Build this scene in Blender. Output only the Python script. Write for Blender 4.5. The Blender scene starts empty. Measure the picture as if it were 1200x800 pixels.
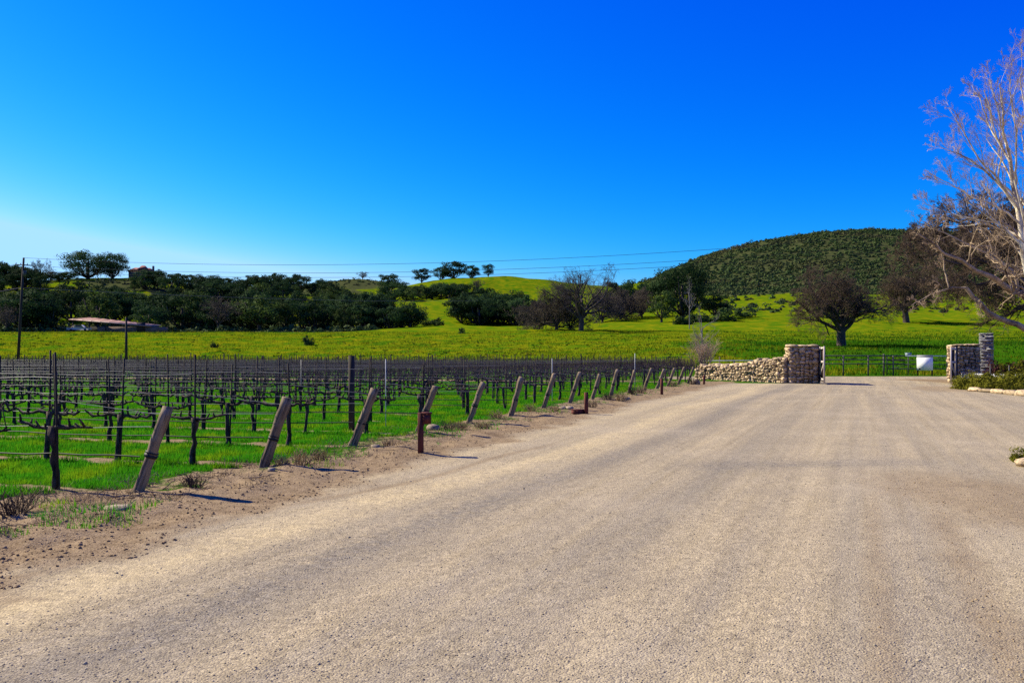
import bpy, math, random
import numpy as np
from mathutils import Vector, Matrix

random.seed(7)
rng = np.random.default_rng(11)
C = bpy.context.scene.collection
SC = bpy.context.scene

# ------------------------------------------------------------------ camera
CAMZ = 1.65
HOR = 416.0          # picture row of the horizon (of 800)
FPX = 1000.0         # focal length in photo pixels (1200 wide)
cam = bpy.data.cameras.new('camera')
cam.sensor_width = 36.0
cam.lens = 36.0 * FPX / 1200.0
cam.shift_y = 16.0 / 1200.0
cam.clip_start = 0.1
cam.clip_end = 12000
camo = bpy.data.objects.new('camera', cam)
camo.location = (0, 0, CAMZ)
camo.rotation_euler = (math.radians(90), 0, 0)
C.objects.link(camo)
SC.camera = camo

# ------------------------------------------------------------------ world, sun
SUN_EL = math.radians(39)
SUN_AZ = math.atan2(-0.89, 0.45)      # clockwise from +Y
W = bpy.data.worlds.new('World')
SC.world = W
W.use_nodes = True
wt = W.node_tree
for n in list(wt.nodes):
    wt.nodes.remove(n)
sky = wt.nodes.new('ShaderNodeTexSky')
sky.sky_type = 'NISHITA'
sky.sun_disc = False
sky.sun_elevation = SUN_EL
sky.sun_rotation = SUN_AZ
sky.air_density = 1.0
sky.dust_density = 0.3
sky.ozone_density = 4.0
g1 = wt.nodes.new('ShaderNodeSeparateColor')
g2 = wt.nodes.new('ShaderNodeCombineColor')
wt.links.new(sky.outputs[0], g1.inputs[0])
SKY_EXP = 1.87            # the camera's colour grade: deep, saturated blue over the whole dome
for k, (gain, power, top) in enumerate(((75.4, 6.46, 0.42), (1.80, 1.88, 0.80), (1.32, 0.425, 1.3))):
    a_ = wt.nodes.new('ShaderNodeMath'); a_.operation = 'MULTIPLY'; a_.inputs[1].default_value = 0.1
    p_ = wt.nodes.new('ShaderNodeMath'); p_.operation = 'POWER'; p_.inputs[1].default_value = power
    m_ = wt.nodes.new('ShaderNodeMath'); m_.operation = 'MULTIPLY'; m_.inputs[1].default_value = gain * 10.0 / SKY_EXP
    c_ = wt.nodes.new('ShaderNodeMath'); c_.operation = 'MINIMUM'; c_.inputs[1].default_value = top * 10.0 / SKY_EXP
    wt.links.new(g1.outputs[k], a_.inputs[0]); wt.links.new(a_.outputs[0], p_.inputs[0])
    wt.links.new(p_.outputs[0], m_.inputs[0]); wt.links.new(m_.outputs[0], c_.inputs[0]); wt.links.new(c_.outputs[0], g2.inputs[k])
bg = wt.nodes.new('ShaderNodeBackground'); bg.inputs[1].default_value = 0.1
wo = wt.nodes.new('ShaderNodeOutputWorld')
wt.links.new(g2.outputs[0], bg.inputs[0])
wt.links.new(bg.outputs[0], wo.inputs[0])

sl = bpy.data.lights.new('sun', 'SUN')
sl.energy = 5.0
sl.angle = math.radians(0.53)
sl.color = (1.0, 0.92, 0.68)
so = bpy.data.objects.new('sun', sl)
tosun = Vector((math.sin(SUN_AZ) * math.cos(SUN_EL), math.cos(SUN_AZ) * math.cos(SUN_EL), math.sin(SUN_EL)))
so.rotation_euler = (-tosun).to_track_quat('-Z', 'Y').to_euler()
so.location = (-30, 20, 40)
C.objects.link(so)

SC.view_settings.view_transform = 'Standard'
SC.view_settings.look = 'None'
SC.view_settings.gamma = 1.0
SC.view_settings.exposure = 0.9
SC.render.engine = 'CYCLES'
SC.cycles.max_bounces = 5
SC.cycles.diffuse_bounces = 2
SC.cycles.use_adaptive_sampling = True
SC.cycles.use_denoising = False

# ------------------------------------------------------------------ helpers
def tag(o, label=None, cat=None, group=None, kind=None):
    if label: o['label'] = label
    if cat: o['category'] = cat
    if group: o['group'] = group
    if kind: o['kind'] = kind
    return o

def mesh_np(name, v, f, mat=None, smooth=False):
    """v (N,3) array, f: array (M,3|4) or list of such arrays"""
    me = bpy.data.meshes.new(name)
    fl = f if isinstance(f, list) else [f]
    fl = [np.asarray(a, dtype=np.int32) for a in fl if len(a)]
    v = np.asarray(v, dtype=np.float32)
    me.vertices.add(len(v))
    me.vertices.foreach_set('co', v.ravel())
    nl = sum(a.size for a in fl)
    npoly = sum(len(a) for a in fl)
    me.loops.add(nl)
    me.loops.foreach_set('vertex_index', np.concatenate([a.ravel() for a in fl]))
    me.polygons.add(npoly)
    tot = np.concatenate([np.full(len(a), a.shape[1], dtype=np.int32) for a in fl])
    st = np.concatenate([[0], np.cumsum(tot)[:-1]]).astype(np.int32)
    me.polygons.foreach_set('loop_start', st)
    me.polygons.foreach_set('loop_total', tot)
    if smooth:
        me.polygons.foreach_set('use_smooth', np.ones(npoly, dtype=bool))
    me.update(calc_edges=True)
    if mat: me.materials.append(mat)
    return me

def link(name, me, parent=None, loc=None, rot=None, scale=None):
    o = bpy.data.objects.new(name, me)
    C.objects.link(o)
    if parent is not None: o.parent = parent
    if loc is not None: o.location = loc
    if rot is not None: o.rotation_euler = rot
    if scale is not None: o.scale = scale
    return o

def empty(name, loc=(0, 0, 0), rz=0.0):
    o = bpy.data.objects.new(name, None)
    o.empty_display_size = 0.2
    o.location = loc
    o.rotation_euler = (0, 0, rz)
    C.objects.link(o)
    return o

def copy_tree(o, parent=None, kids=None):
    c = o.copy()
    C.objects.link(c)
    c.parent = parent
    for ch in list(o.children):
        copy_tree(ch, c)
    return c

class MB:
    """collects arrays of verts/faces"""
    def __init__(s): s.v = []; s.q = []; s.t = []; s.n = 0
    def add(s, v, quads=None, tris=None):
        v = np.asarray(v, dtype=float).reshape(-1, 3)
        if quads is not None and len(quads): s.q.append(np.asarray(quads) + s.n)
        if tris is not None and len(tris): s.t.append(np.asarray(tris) + s.n)
        s.v.append(v); s.n += len(v)
    def box(s, c, size, R=None):
        x, y, z = (d / 2 for d in size)
        v = np.array([(-x,-y,-z),(x,-y,-z),(x,y,-z),(-x,y,-z),(-x,-y,z),(x,-y,z),(x,y,z),(-x,y,z)])
        if R is not None: v = v @ np.asarray(R).T
        s.add(v + np.asarray(c), [(0,3,2,1),(4,5,6,7),(0,1,5,4),(1,2,6,5),(2,3,7,6),(3,0,4,7)])
    def bar(s, a, b, w, t):
        a = np.asarray(a, float); b = np.asarray(b, float)
        d = Vector(b - a); L = d.length
        R = np.array(d.to_track_quat('Y', 'Z').to_matrix())
        s.box((a + b) / 2, (w, L, t), R)
    def tubes(s, pts, rad, sides):
        """pts (N,K,3) rad (N,K)"""
        v, q = tube_arrays(pts, rad, sides)
        s.add(v, q)
    def tube(s, pts, rad, sides=8, cap=True):
        pts = np.asarray(pts, float)
        rad = np.broadcast_to(np.asarray(rad, float), (len(pts),))
        v, q = tube_arrays(pts[None], rad[None], sides)
        base = s.n
        s.add(v, q)
        if cap:
            K = len(pts)
            tr = []
            for i in range(1, sides - 1):
                tr.append((0, i + 1, i)); o = (K - 1) * sides
                tr.append((o, o + i, o + i + 1))
            s.t.append(np.array(tr) + base)
    def mesh(s, name, mat, smooth=False):
        f = []
        if s.q: f.append(np.concatenate(s.q))
        if s.t: f.append(np.concatenate(s.t))
        return mesh_np(name, np.concatenate(s.v), f, mat, smooth)

def norm(a):
    return a / np.maximum(np.linalg.norm(a, axis=-1, keepdims=True), 1e-9)

def tube_arrays(pts, rad, S):
    N, K, _ = pts.shape
    t = np.empty_like(pts)
    t[:, 1:-1] = pts[:, 2:] - pts[:, :-2]
    t[:, 0] = pts[:, 1] - pts[:, 0]
    t[:, -1] = pts[:, -1] - pts[:, -2]
    t = norm(t)
    m = norm(pts[:, -1] - pts[:, 0])
    ref = np.where(np.abs(m[:, 2:3]) > 0.8, np.array([[1.0, 0.13, 0]]), np.array([[0.1, 0.05, 1.0]]))[:, None, :]
    a = norm(np.cross(t, np.broadcast_to(ref, t.shape)))
    b = np.cross(t, a)
    ang = np.arange(S) * 2 * math.pi / S
    ring = a[:, :, None, :] * np.cos(ang)[None, None, :, None] + b[:, :, None, :] * np.sin(ang)[None, None, :, None]
    v = pts[:, :, None, :] + ring * rad[:, :, None, None]
    idx = np.arange(N * K * S).reshape(N, K, S)
    i0 = idx[:, :-1]; i1 = idx[:, 1:]
    q = np.stack([i0, np.roll(i0, -1, 2), np.roll(i1, -1, 2), i1], -1).reshape(-1, 4)
    return v.reshape(-1, 3), q

# value noise ---------------------------------------------------------
_perm = np.random.default_rng(5).random((256, 256))
def vnoise(x, y):
    xi = np.floor(x).astype(int); yi = np.floor(y).astype(int)
    fx = x - xi; fy = y - yi
    fx = fx * fx * (3 - 2 * fx); fy = fy * fy * (3 - 2 * fy)
    a = _perm[xi & 255, yi & 255]; b = _perm[(xi + 1) & 255, yi & 255]
    c = _perm[xi & 255, (yi + 1) & 255]; d = _perm[(xi + 1) & 255, (yi + 1) & 255]
    return (a * (1 - fx) + b * fx) * (1 - fy) + (c * (1 - fx) + d * fx) * fy
def fbm(x, y, o=4):
    s = 0; a = 0.5; t = 0
    for i in range(o):
        s = s + a * vnoise(x * 2 ** i + 17.3 * i, y * 2 ** i - 9.1 * i); t += a; a *= 0.5
    return s / t
def sstep(a, b, x):
    t = np.clip((x - a) / (b - a), 0, 1)
    return t * t * (3 - 2 * t)

# ------------------------------------------------------------------ materials
def nmat(name):
    m = bpy.data.materials.new(name); m.use_nodes = True
    nt = m.node_tree
    b = nt.nodes['Principled BSDF']
    b.inputs['Specular IOR Level'].default_value = 0.15
    b.inputs['Roughness'].default_value = 0.85
    return m, nt, b
def N(nt, typ, **kw):
    n = nt.nodes.new(typ)
    for k, v in kw.items():
        setattr(n, k, v)
    return n
def L(nt, a, b): nt.links.new(a, b)
def math_(nt, op, a, b=None, clamp=False):
    n = N(nt, 'ShaderNodeMath', operation=op, use_clamp=clamp)
    for i, x in enumerate((a, b)):
        if x is None: continue
        if isinstance(x, (int, float)): n.inputs[i].default_value = x
        else: L(nt, x, n.inputs[i])
    return n.outputs[0]
def mixc(nt, fac, a, b, mode='MIX'):
    n = N(nt, 'ShaderNodeMix', data_type='RGBA', blend_type=mode)
    if isinstance(fac, (int, float)): n.inputs[0].default_value = fac
    else: L(nt, fac, n.inputs[0])
    for s, x in ((6, a), (7, b)):
        if isinstance(x, tuple): n.inputs[s].default_value = (*x, 1)
        else: L(nt, x, n.inputs[s])
    return n.outputs[2]
def ramp(nt, fac, lo, hi, a=0.0, b=1.0):
    n = N(nt, 'ShaderNodeMapRange', interpolation_type='SMOOTHSTEP')
    L(nt, fac, n.inputs[0])
    n.inputs[1].default_value = lo; n.inputs[2].default_value = hi
    n.inputs[3].default_value = a; n.inputs[4].default_value = b
    return n.outputs[0]
def noise(nt, vec, scale, detail=3, rough=0.5):
    n = N(nt, 'ShaderNodeTexNoise')
    n.inputs['Scale'].default_value = scale; n.inputs['Detail'].default_value = detail
    n.inputs['Roughness'].default_value = rough
    if vec is not None: L(nt, vec, n.inputs['Vector'])
    return n.outputs[0]
def vmul(nt, vec, s):
    n = N(nt, 'ShaderNodeMapping'); L(nt, vec, n.inputs[0]); n.inputs['Scale'].default_value = s
    return n.outputs[0]
def gray(nt, v):
    n = N(nt, 'ShaderNodeCombineColor')
    for i in range(3): L(nt, v, n.inputs[i])
    return n.outputs[0]
def attr(nt, name):
    return N(nt, 'ShaderNodeAttribute', attribute_name=name).outputs['Fac']

def simple(name, col, var=0.25, scale=6.0, bump=0.3, rough=0.85, col2=None, stretch=(1, 1, 1), objvar=0.0, bdist=0.02, spec=0.15):
    m, nt, b = nmat(name)
    tc = N(nt, 'ShaderNodeTexCoord')
    v = vmul(nt, tc.outputs['Object'], stretch)
    n1 = noise(nt, v, scale, 5, 0.6)
    c2 = col2 or tuple(c * (1 - 1.6 * var) for c in col)
    c = mixc(nt, ramp(nt, n1, 0.3, 0.7), c2, tuple(min(1, x * (1 + var)) for x in col))
    if objvar:
        oi = N(nt, 'ShaderNodeObjectInfo')
        f = ramp(nt, oi.outputs['Random'], 0, 1, 1 - objvar, 1 + objvar * 0.6)
        c = mixc(nt, 1.0, c, gray(nt, f), 'MULTIPLY')
    L(nt, c, b.inputs['Base Color'])
    b.inputs['Roughness'].default_value = rough
    b.inputs['Specular IOR Level'].default_value = spec
    if bump:
        bn = N(nt, 'ShaderNodeBump'); bn.inputs['Strength'].default_value = bump; bn.inputs['Distance'].default_value = bdist
        L(nt, noise(nt, v, scale * 4, 4, 0.65), bn.inputs['Height']); L(nt, bn.outputs[0], b.inputs['Normal'])
    return m

def leafmat(name, col, col2, objvar=0.3, transl=0.25, patch=None, pscale=1.0, pedge=(0.46, 0.66), patch2=None):
    m, nt, b = nmat(name)
    geo = N(nt, 'ShaderNodeNewGeometry')
    c = mixc(nt, geo.outputs['Random Per Island'], col, col2)
    if patch:
        pn = noise(nt, vmul(nt, geo.outputs['Position'], (1, 1, 0)), pscale, 4, 0.6)
        c = mixc(nt, ramp(nt, pn, *pedge, 0, 0.85), c, patch)
        if patch2:
            pm = noise(nt, vmul(nt, geo.outputs['Position'], (0.8, 1, 0)), pscale * 0.8, 5, 0.65)
            c = mixc(nt, ramp(nt, pm, 0.53, 0.64, 0, 0.8), c, patch2)
    oi = N(nt, 'ShaderNodeObjectInfo')
    f = ramp(nt, oi.outputs['Random'], 0, 1, 1 - objvar, 1 + objvar)
    c = mixc(nt, 1.0, c, gray(nt, f), 'MULTIPLY')
    L(nt, c, b.inputs['Base Color'])
    b.inputs['Roughness'].default_value = 0.8; b.inputs['Specular IOR Level'].default_value = 0.03
    if transl:
        tr = N(nt, 'ShaderNodeBsdfTranslucent'); L(nt, c, tr.inputs[0])
        ms = N(nt, 'ShaderNodeMixShader'); ms.inputs[0].default_value = transl
        L(nt, b.outputs[0], ms.inputs[1]); L(nt, tr.outputs[0], ms.inputs[2])
        out = nt.nodes['Material Output']; L(nt, ms.outputs[0], out.inputs[0])
    return m

M = {}
M['oak'] = leafmat('evergreen_leaves', (0.014, 0.036, 0.013), (0.038, 0.070, 0.020))
M['oak2'] = leafmat('olive_leaves', (0.034, 0.062, 0.015), (0.066, 0.095, 0.022))
M['scrubleaf'] = leafmat('scrub_leaves', (0.045, 0.076, 0.024), (0.080, 0.110, 0.034), 0.0, 0.1, (0.095, 0.088, 0.036), 0.02, (0.5, 0.64))
M['shrubleaf'] = leafmat('shrub_leaves', (0.06, 0.068, 0.006), (0.15, 0.135, 0.014), 0.25)
M['redleaf'] = leafmat('dark_red_leaves', (0.03, 0.015, 0.016), (0.09, 0.035, 0.035), 0.2)
M['grass'] = leafmat('grass_blades', (0.020, 0.20, 0.005), (0.095, 0.33, 0.009), 0.0, 0.4, (0.24, 0.36, 0.008), 0.9)
M['meadow'] = leafmat('meadow_blades', (0.10, 0.15, 0.002), (0.23, 0.23, 0.005), 0.0, 0.3, (0.025, 0.115, 0.004), 0.22, (0.50, 0.60), (0.20, 0.135, 0.012))
M['meadow_green'] = leafmat('green_meadow_blades', (0.014, 0.090, 0.003), (0.045, 0.13, 0.004), 0.0, 0.3, (0.085, 0.115, 0.003), 0.22, (0.50, 0.60))
M['weed'] = leafmat('weed_leaves', (0.02, 0.06, 0.004), (0.06, 0.11, 0.008), 0.0)
M['lean_bark'] = simple('mottled_bark', (0.36, 0.27, 0.18), 0.3, 1.1, 0.3, col2=(0.07, 0.05, 0.036))
M['twig_mid'] = simple('grey_brown_twigs', (0.10, 0.078, 0.055), 0.3, 1.0, 0)
M['dry'] = leafmat('dry_stalks', (0.16, 0.10, 0.055), (0.34, 0.25, 0.14), 0.2, 0.1)
M['bark'] = simple('dark_bark', (0.075, 0.055, 0.045), 0.35, 3.0, 0.6, stretch=(1, 1, 0.3))
M['twig_brown'] = simple('brown_twigs', (0.10, 0.066, 0.042), 0.3, 1.0, 0)
M['twig_dark'] = simple('dark_twigs', (0.06, 0.047, 0.046), 0.3, 1.0, 0)
M['twig_grey'] = simple('grey_twigs', (0.22, 0.19, 0.17), 0.25, 1.0, 0)
M['pale_bark'] = simple('pale_bark', (0.66, 0.57, 0.43), 0.25, 1.3, 0.3, col2=(0.24, 0.17, 0.12))
M['pale_twig'] = simple('reddish_twigs', (0.42, 0.30, 0.19), 0.3, 1.0, 0)
M['vine'] = simple('vine_bark', (0.07, 0.046, 0.036), 0.5, 18, 0.7, stretch=(1, 1, 0.3), objvar=0.2)
M['cane'] = simple('vine_canes', (0.055, 0.034, 0.040), 0.3, 6, 0)
M['stake'] = simple('rusty_stake', (0.036, 0.026, 0.022), 0.3, 10, 0.2, objvar=0.3)
M['white_metal'] = simple('white_stake', (0.45, 0.44, 0.42), 0.2, 8, 0.1, 0.5)
def old_wood():
    m, nt, b = nmat('weathered_wood')
    tc = N(nt, 'ShaderNodeTexCoord'); oi = N(nt, 'ShaderNodeObjectInfo')
    v = vmul(nt, tc.outputs['Object'], (1, 1, 0.06)); v2 = tc.outputs['Object']
    g = noise(nt, v, 26.0, 5, 0.65); st = noise(nt, v2, 3.5, 4, 0.6)
    c = mixc(nt, ramp(nt, g, 0.32, 0.62), (0.055, 0.036, 0.023), (0.235, 0.165, 0.10))
    c = mixc(nt, ramp(nt, st, 0.5, 0.72, 0, 0.6), c, (0.29, 0.235, 0.17))
    c = mixc(nt, ramp(nt, noise(nt, v2, 1.6, 3), 0.52, 0.7, 0, 0.5), c, (0.12, 0.078, 0.048))
    c = mixc(nt, 1.0, c, gray(nt, ramp(nt, oi.outputs['Random'], 0, 1, 0.75, 1.15)), 'MULTIPLY')
    L(nt, c, b.inputs['Base Color'])
    bn = N(nt, 'ShaderNodeBump'); bn.inputs['Strength'].default_value = 0.8; bn.inputs['Distance'].default_value = 0.012
    L(nt, g, bn.inputs['Height']); L(nt, bn.outputs[0], b.inputs['Normal'])
    return m
M['post'] = old_wood()
M['brown_wood'] = simple('brown_painted_wood', (0.115, 0.032, 0.025), 0.3, 8, 0.3, stretch=(1, 1, 0.2))
M['wire'] = simple('galvanised_wire', (0.17, 0.16, 0.17), 0.15, 4, 0, 0.5, spec=0.4)
M['hose'] = simple('drip_hose', (0.02, 0.02, 0.022), 0.2, 4, 0, 0.6)
M['pole'] = simple('pole_wood', (0.05, 0.036, 0.03), 0.3, 5, 0.3, stretch=(1, 1, 0.1))
M['cable'] = simple('black_cable', (0.02, 0.02, 0.022), 0.1, 3, 0)
M['cable_white'] = simple('pale_cable', (0.16, 0.13, 0.13), 0.1, 3, 0)
M['insul'] = simple('insulator', (0.25, 0.3, 0.33), 0.1, 3, 0, 0.4)
M['stone'] = simple('cream_stone', (0.55, 0.42, 0.26), 0.22, 4.0, 0.8, objvar=0.45, col2=(0.27, 0.18, 0.105), bdist=0.04)
M['pillarstone'] = simple('tan_stone', (0.50, 0.365, 0.22), 0.22, 3.2, 0.7, objvar=0.4, col2=(0.26, 0.175, 0.10), bdist=0.04)
M['mortar'] = simple('dark_mortar', (0.14, 0.10, 0.066), 0.3, 8, 0.5)
M['slate'] = simple('grey_slate', (0.33, 0.32, 0.34), 0.25, 5, 0.5, objvar=0.3)
M['gatewood'] = simple('dark_gate_wood', (0.05, 0.032, 0.03), 0.3, 6, 0.4, stretch=(1, 1, 0.15))
M['palewood'] = simple('pale_gate_wood', (0.50, 0.42, 0.36), 0.25, 6, 0.3, stretch=(1, 1, 0.15))
M['pipe'] = simple('grey_pipe', (0.075, 0.07, 0.06), 0.2, 5, 0.1, 0.5)
M['palepipe'] = simple('pale_pipe', (0.55, 0.57, 0.57), 0.15, 5, 0.1, 0.5)
M['signwhite'] = simple('white_board', (0.78, 0.77, 0.72), 0.06, 4, 0.1, 0.6)
M['signgrey'] = simple('grey_board', (0.28, 0.28, 0.30), 0.1, 4, 0.1, 0.6)
M['roof'] = simple('pink_metal_roof', (0.34, 0.19, 0.145), 0.18, 2, 0.2, 0.6, stretch=(1, 6, 1))
M['roofred'] = simple('red_tile_roof', (0.26, 0.085, 0.06), 0.25, 3, 0.3)
M['barnwall'] = simple('barn_wall', (0.17, 0.11, 0.08), 0.25, 2, 0.3)
M['plaster'] = simple('house_wall', (0.22, 0.14, 0.11), 0.2, 2, 0.2)
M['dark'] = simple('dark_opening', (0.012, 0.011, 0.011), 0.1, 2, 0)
M['carwhite'] = simple('white_paint', (0.38, 0.34, 0.30), 0.04, 2, 0, 0.35, spec=0.5)
M['tyre'] = simple('tyre_rubber', (0.02, 0.02, 0.02), 0.1, 5, 0)
M['glass'] = simple('dark_glass', (0.02, 0.025, 0.03), 0.05, 2, 0, 0.1, spec=0.6)
M['pebble'] = leafmat('pebbles', (0.22, 0.18, 0.125), (0.46, 0.375, 0.26), 0, 0)
M['clod'] = leafmat('soil_clods', (0.12, 0.075, 0.045), (0.27, 0.185, 0.11), 0, 0)
M['rock'] = simple('field_rock', (0.34, 0.26, 0.18), 0.25, 5, 0.6, objvar=0.2)

# ------------------------------------------------------------------ layout data
ROWDIR = np.array([-0.97, 0.243]); ROWDIR /= np.linalg.norm(ROWDIR)
ROWN = np.array([-ROWDIR[1], ROWDIR[0]]) * -1.0          # points away from the camera
if ROWN[1] < 0: ROWN = -ROWN
POSTS = np.array([(-4.40, 10.06), (-3.62, 12.45), (-2.80, 15.0), (-1.92, 17.5), (-1.03, 20.2), (-0.02, 22.9),
                  (0.93, 25.6), (1.92, 28.5), (2.93, 31.1), (3.86, 33.4), (4.90, 35.9), (5.93, 38.5), (6.95, 41.0),
                  (7.95, 43.6), (9.00, 46.3), (10.02, 48.7)])
def postline_s(x, y):
    """signed distance to the line of end posts, positive on the road side"""
    yy = np.array([-40] + [p[1] for p in POSTS] + [60.0, 90.0]); xx = np.array([-21.0] + [p[0] for p in POSTS] + [14.6, 26.0])
    return (x - np.interp(y, yy, xx)) * 0.935
U = np.array([0.925, -0.38]); V = np.array([0.38, 0.925])

# terrain: for several distances the height profile across the valley
LAY = [
 (72,  None),
 (110, [(-400, 431), (300, 430), (600, 422), (800, 413), (1000, 409), (1200, 409), (1600, 410)]),
 (150, [(-400, 408), (300, 407), (600, 404), (800, 400), (1000, 399), (1200, 399), (1600, 400)]),
 (200, [(-400, 390.5), (300, 390.5), (600, 389.5), (800, 388.5), (1000, 389), (1200, 389), (1600, 389)]),
 (235, [(-400, 391), (380, 391), (440, 388), (520, 384), (600, 385), (700, 382), (800, 379), (1000, 379), (1200, 378), (1600, 378)]),
 (300, [(-400, 366), (0, 366), (350, 367), (430, 377), (520, 372), (600, 376), (700, 369), (800, 366), (900, 366), (1200, 364), (1600, 364)]),
 (400, [(-400, 334), (0, 333), (80, 327), (160, 325), (200, 331), (300, 338), (360, 345), (420, 359), (480, 350), (540, 346), (600, 351), (680, 353), (760, 352), (850, 351), (950, 348), (1200, 346), (1600, 346)]),
 (500, [(-400, 340), (200, 342), (350, 349), (430, 348), (470, 336), (500, 330.5), (540, 327.5), (580, 325.5), (640, 329), (720, 337), (770, 338), (850, 333), (900, 328), (1000, 320), (1200, 318), (1600, 320)]),
 (700, [(-400, 352), (300, 352), (450, 348), (600, 342), (700, 340), (760, 332), (800, 313), (825, 303), (860, 293), (900, 284), (950, 275.5), (1000, 272), (1050, 270.5), (1120, 273), (1200, 280), (1600, 310)]),
 (950, [(-400, 360), (320, 345), (370, 334), (400, 328.5), (430, 329), (460, 334), (500, 342), (700, 350), (800, 335), (1050, 300), (1600, 330)]),
 (1500, [(-400, 395), (1600, 395)]),
 (4000, [(-400, 405), (1600, 405)]),
]
PXG = np.linspace(-600, 1800, 481)
_D = np.array([1.0] + [l[0] for l in LAY]); _Z = [np.zeros_like(PXG)]
for d, pr in LAY:
    if pr is None: z = np.zeros_like(PXG)
    else:
        pr = np.array(pr, float)
        yv = np.interp(PXG, pr[:, 0], pr[:, 1])
        k = np.exp(-0.5 * (np.arange(-8, 9) / 3.0) ** 2); k /= k.sum()
        yv = np.convolve(np.pad(yv, 8, 'edge'), k, 'valid')
        z = CAMZ + (HOR - yv) / FPX * d
    _Z.append(z)
_Z = np.array(_Z)
LDG = np.linspace(math.log(1.0), math.log(4000), 700)
def pchip(xk, yk, x):
    h = np.diff(xk)[:, None]; dl = np.diff(yk, axis=0) / h
    m = np.zeros_like(yk)
    w1 = 2 * h[1:] + h[:-1]; w2 = h[1:] + 2 * h[:-1]
    with np.errstate(divide='ignore', invalid='ignore'):
        hm = (w1 + w2) / (w1 / dl[:-1] + w2 / dl[1:])
    m[1:-1] = np.where(dl[:-1] * dl[1:] > 0, hm, 0.0)
    m[0] = dl[0]; m[-1] = dl[-1]
    i = np.clip(np.searchsorted(xk, x) - 1, 0, len(xk) - 2)
    t = ((x - xk[i]) / (xk[i + 1] - xk[i]))[:, None]; hh = h[i]
    return ((2*t**3-3*t**2+1)*yk[i] + (t**3-2*t**2+t)*hh*m[i] + (-2*t**3+3*t**2)*yk[i+1] + (t**3-t**2)*hh*m[i+1])
ZT = pchip(_D, _Z, np.exp(LDG))            # (700, 481)
def hz(x, y):
    x = np.asarray(x, float); y = np.asarray(y, float)
    az = np.arctan2(x, y); r = np.hypot(x, y)
    azc = np.clip(az, -0.87, 0.87)
    d = np.clip(r * np.cos(azc), 1.0, 3990)
    px = np.clip(600 + FPX * np.tan(azc), -599, 1799)
    a = (np.log(d) - LDG[0]) / (LDG[1] - LDG[0]); b = (px + 600) / 5.0
    ai = np.clip(a.astype(int), 0, 698); bi = np.clip(b.astype(int), 0, 479)
    fa = a - ai; fb = b - bi
    z = (ZT[ai, bi]*(1-fa)*(1-fb) + ZT[ai+1, bi]*fa*(1-fb) + ZT[ai, bi+1]*(1-fa)*fb + ZT[ai+1, bi+1]*fa*fb)
    z = z * (1 - sstep(1.0, 2.2, np.abs(az)))
    far = sstep(75, 130, r)
    amp = far * np.clip(r / 400.0, 0, 1.5)
    z = z + amp * ((fbm(x / 38, y / 38, 4) - 0.5) * 2.6 + (fbm(x / 9, y / 9, 2) - 0.5) * 0.9)
    # near relief: verge humps, wheel tracks, soil strips
    near = 1 - sstep(60, 85, r)
    s = postline_s(x, y)
    verge = sstep(-1.0, 0.2, s) * (1 - sstep(0.8, 2.2, s))
    u = x * U[0] + y * U[1]; v = x * V[0] + y * V[1]
    road = sstep(1.5, 2.6, s)
    z = z + near * (verge * ((fbm(x * 2.2, y * 2.2, 3) - 0.42) * 0.16 + 0.03) + road * (fbm(u * 1.3, v * 0.06, 3) - 0.5) * 0.035
                    + (1 - sstep(-0.6, 0.3, s)) * (fbm(x * 1.1, y * 1.1, 3) - 0.5) * 0.10 + (fbm(x * 5, y * 5, 2) - 0.5) * 0.012 * (1 - sstep(15, 40, r)))
    return z
def h1(x, y): return float(hz(np.array([x]), np.array([y]))[0])
def at(px, D, sink=0.0):
    x = (px - 600) / FPX * D
    return (x, D, h1(x, D) - sink)
def hit(px, py, d0=60.0, d1=1400.0):
    """ground point seen at this picture position (first along the ray)"""
    d = np.exp(np.linspace(math.log(d0), math.log(d1), 3000))
    x = (px - 600) / FPX * d
    zr = CAMZ + (HOR - py) / FPX * d
    k = np.nonzero(hz(x, d) >= zr)[0]
    i = k[0] if len(k) else len(d) - 1
    return (float(x[i]), float(d[i]), float(hz(x[i:i+1], d[i:i+1])[0]))
def proj(x, y): return 600 + FPX * x / y

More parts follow.
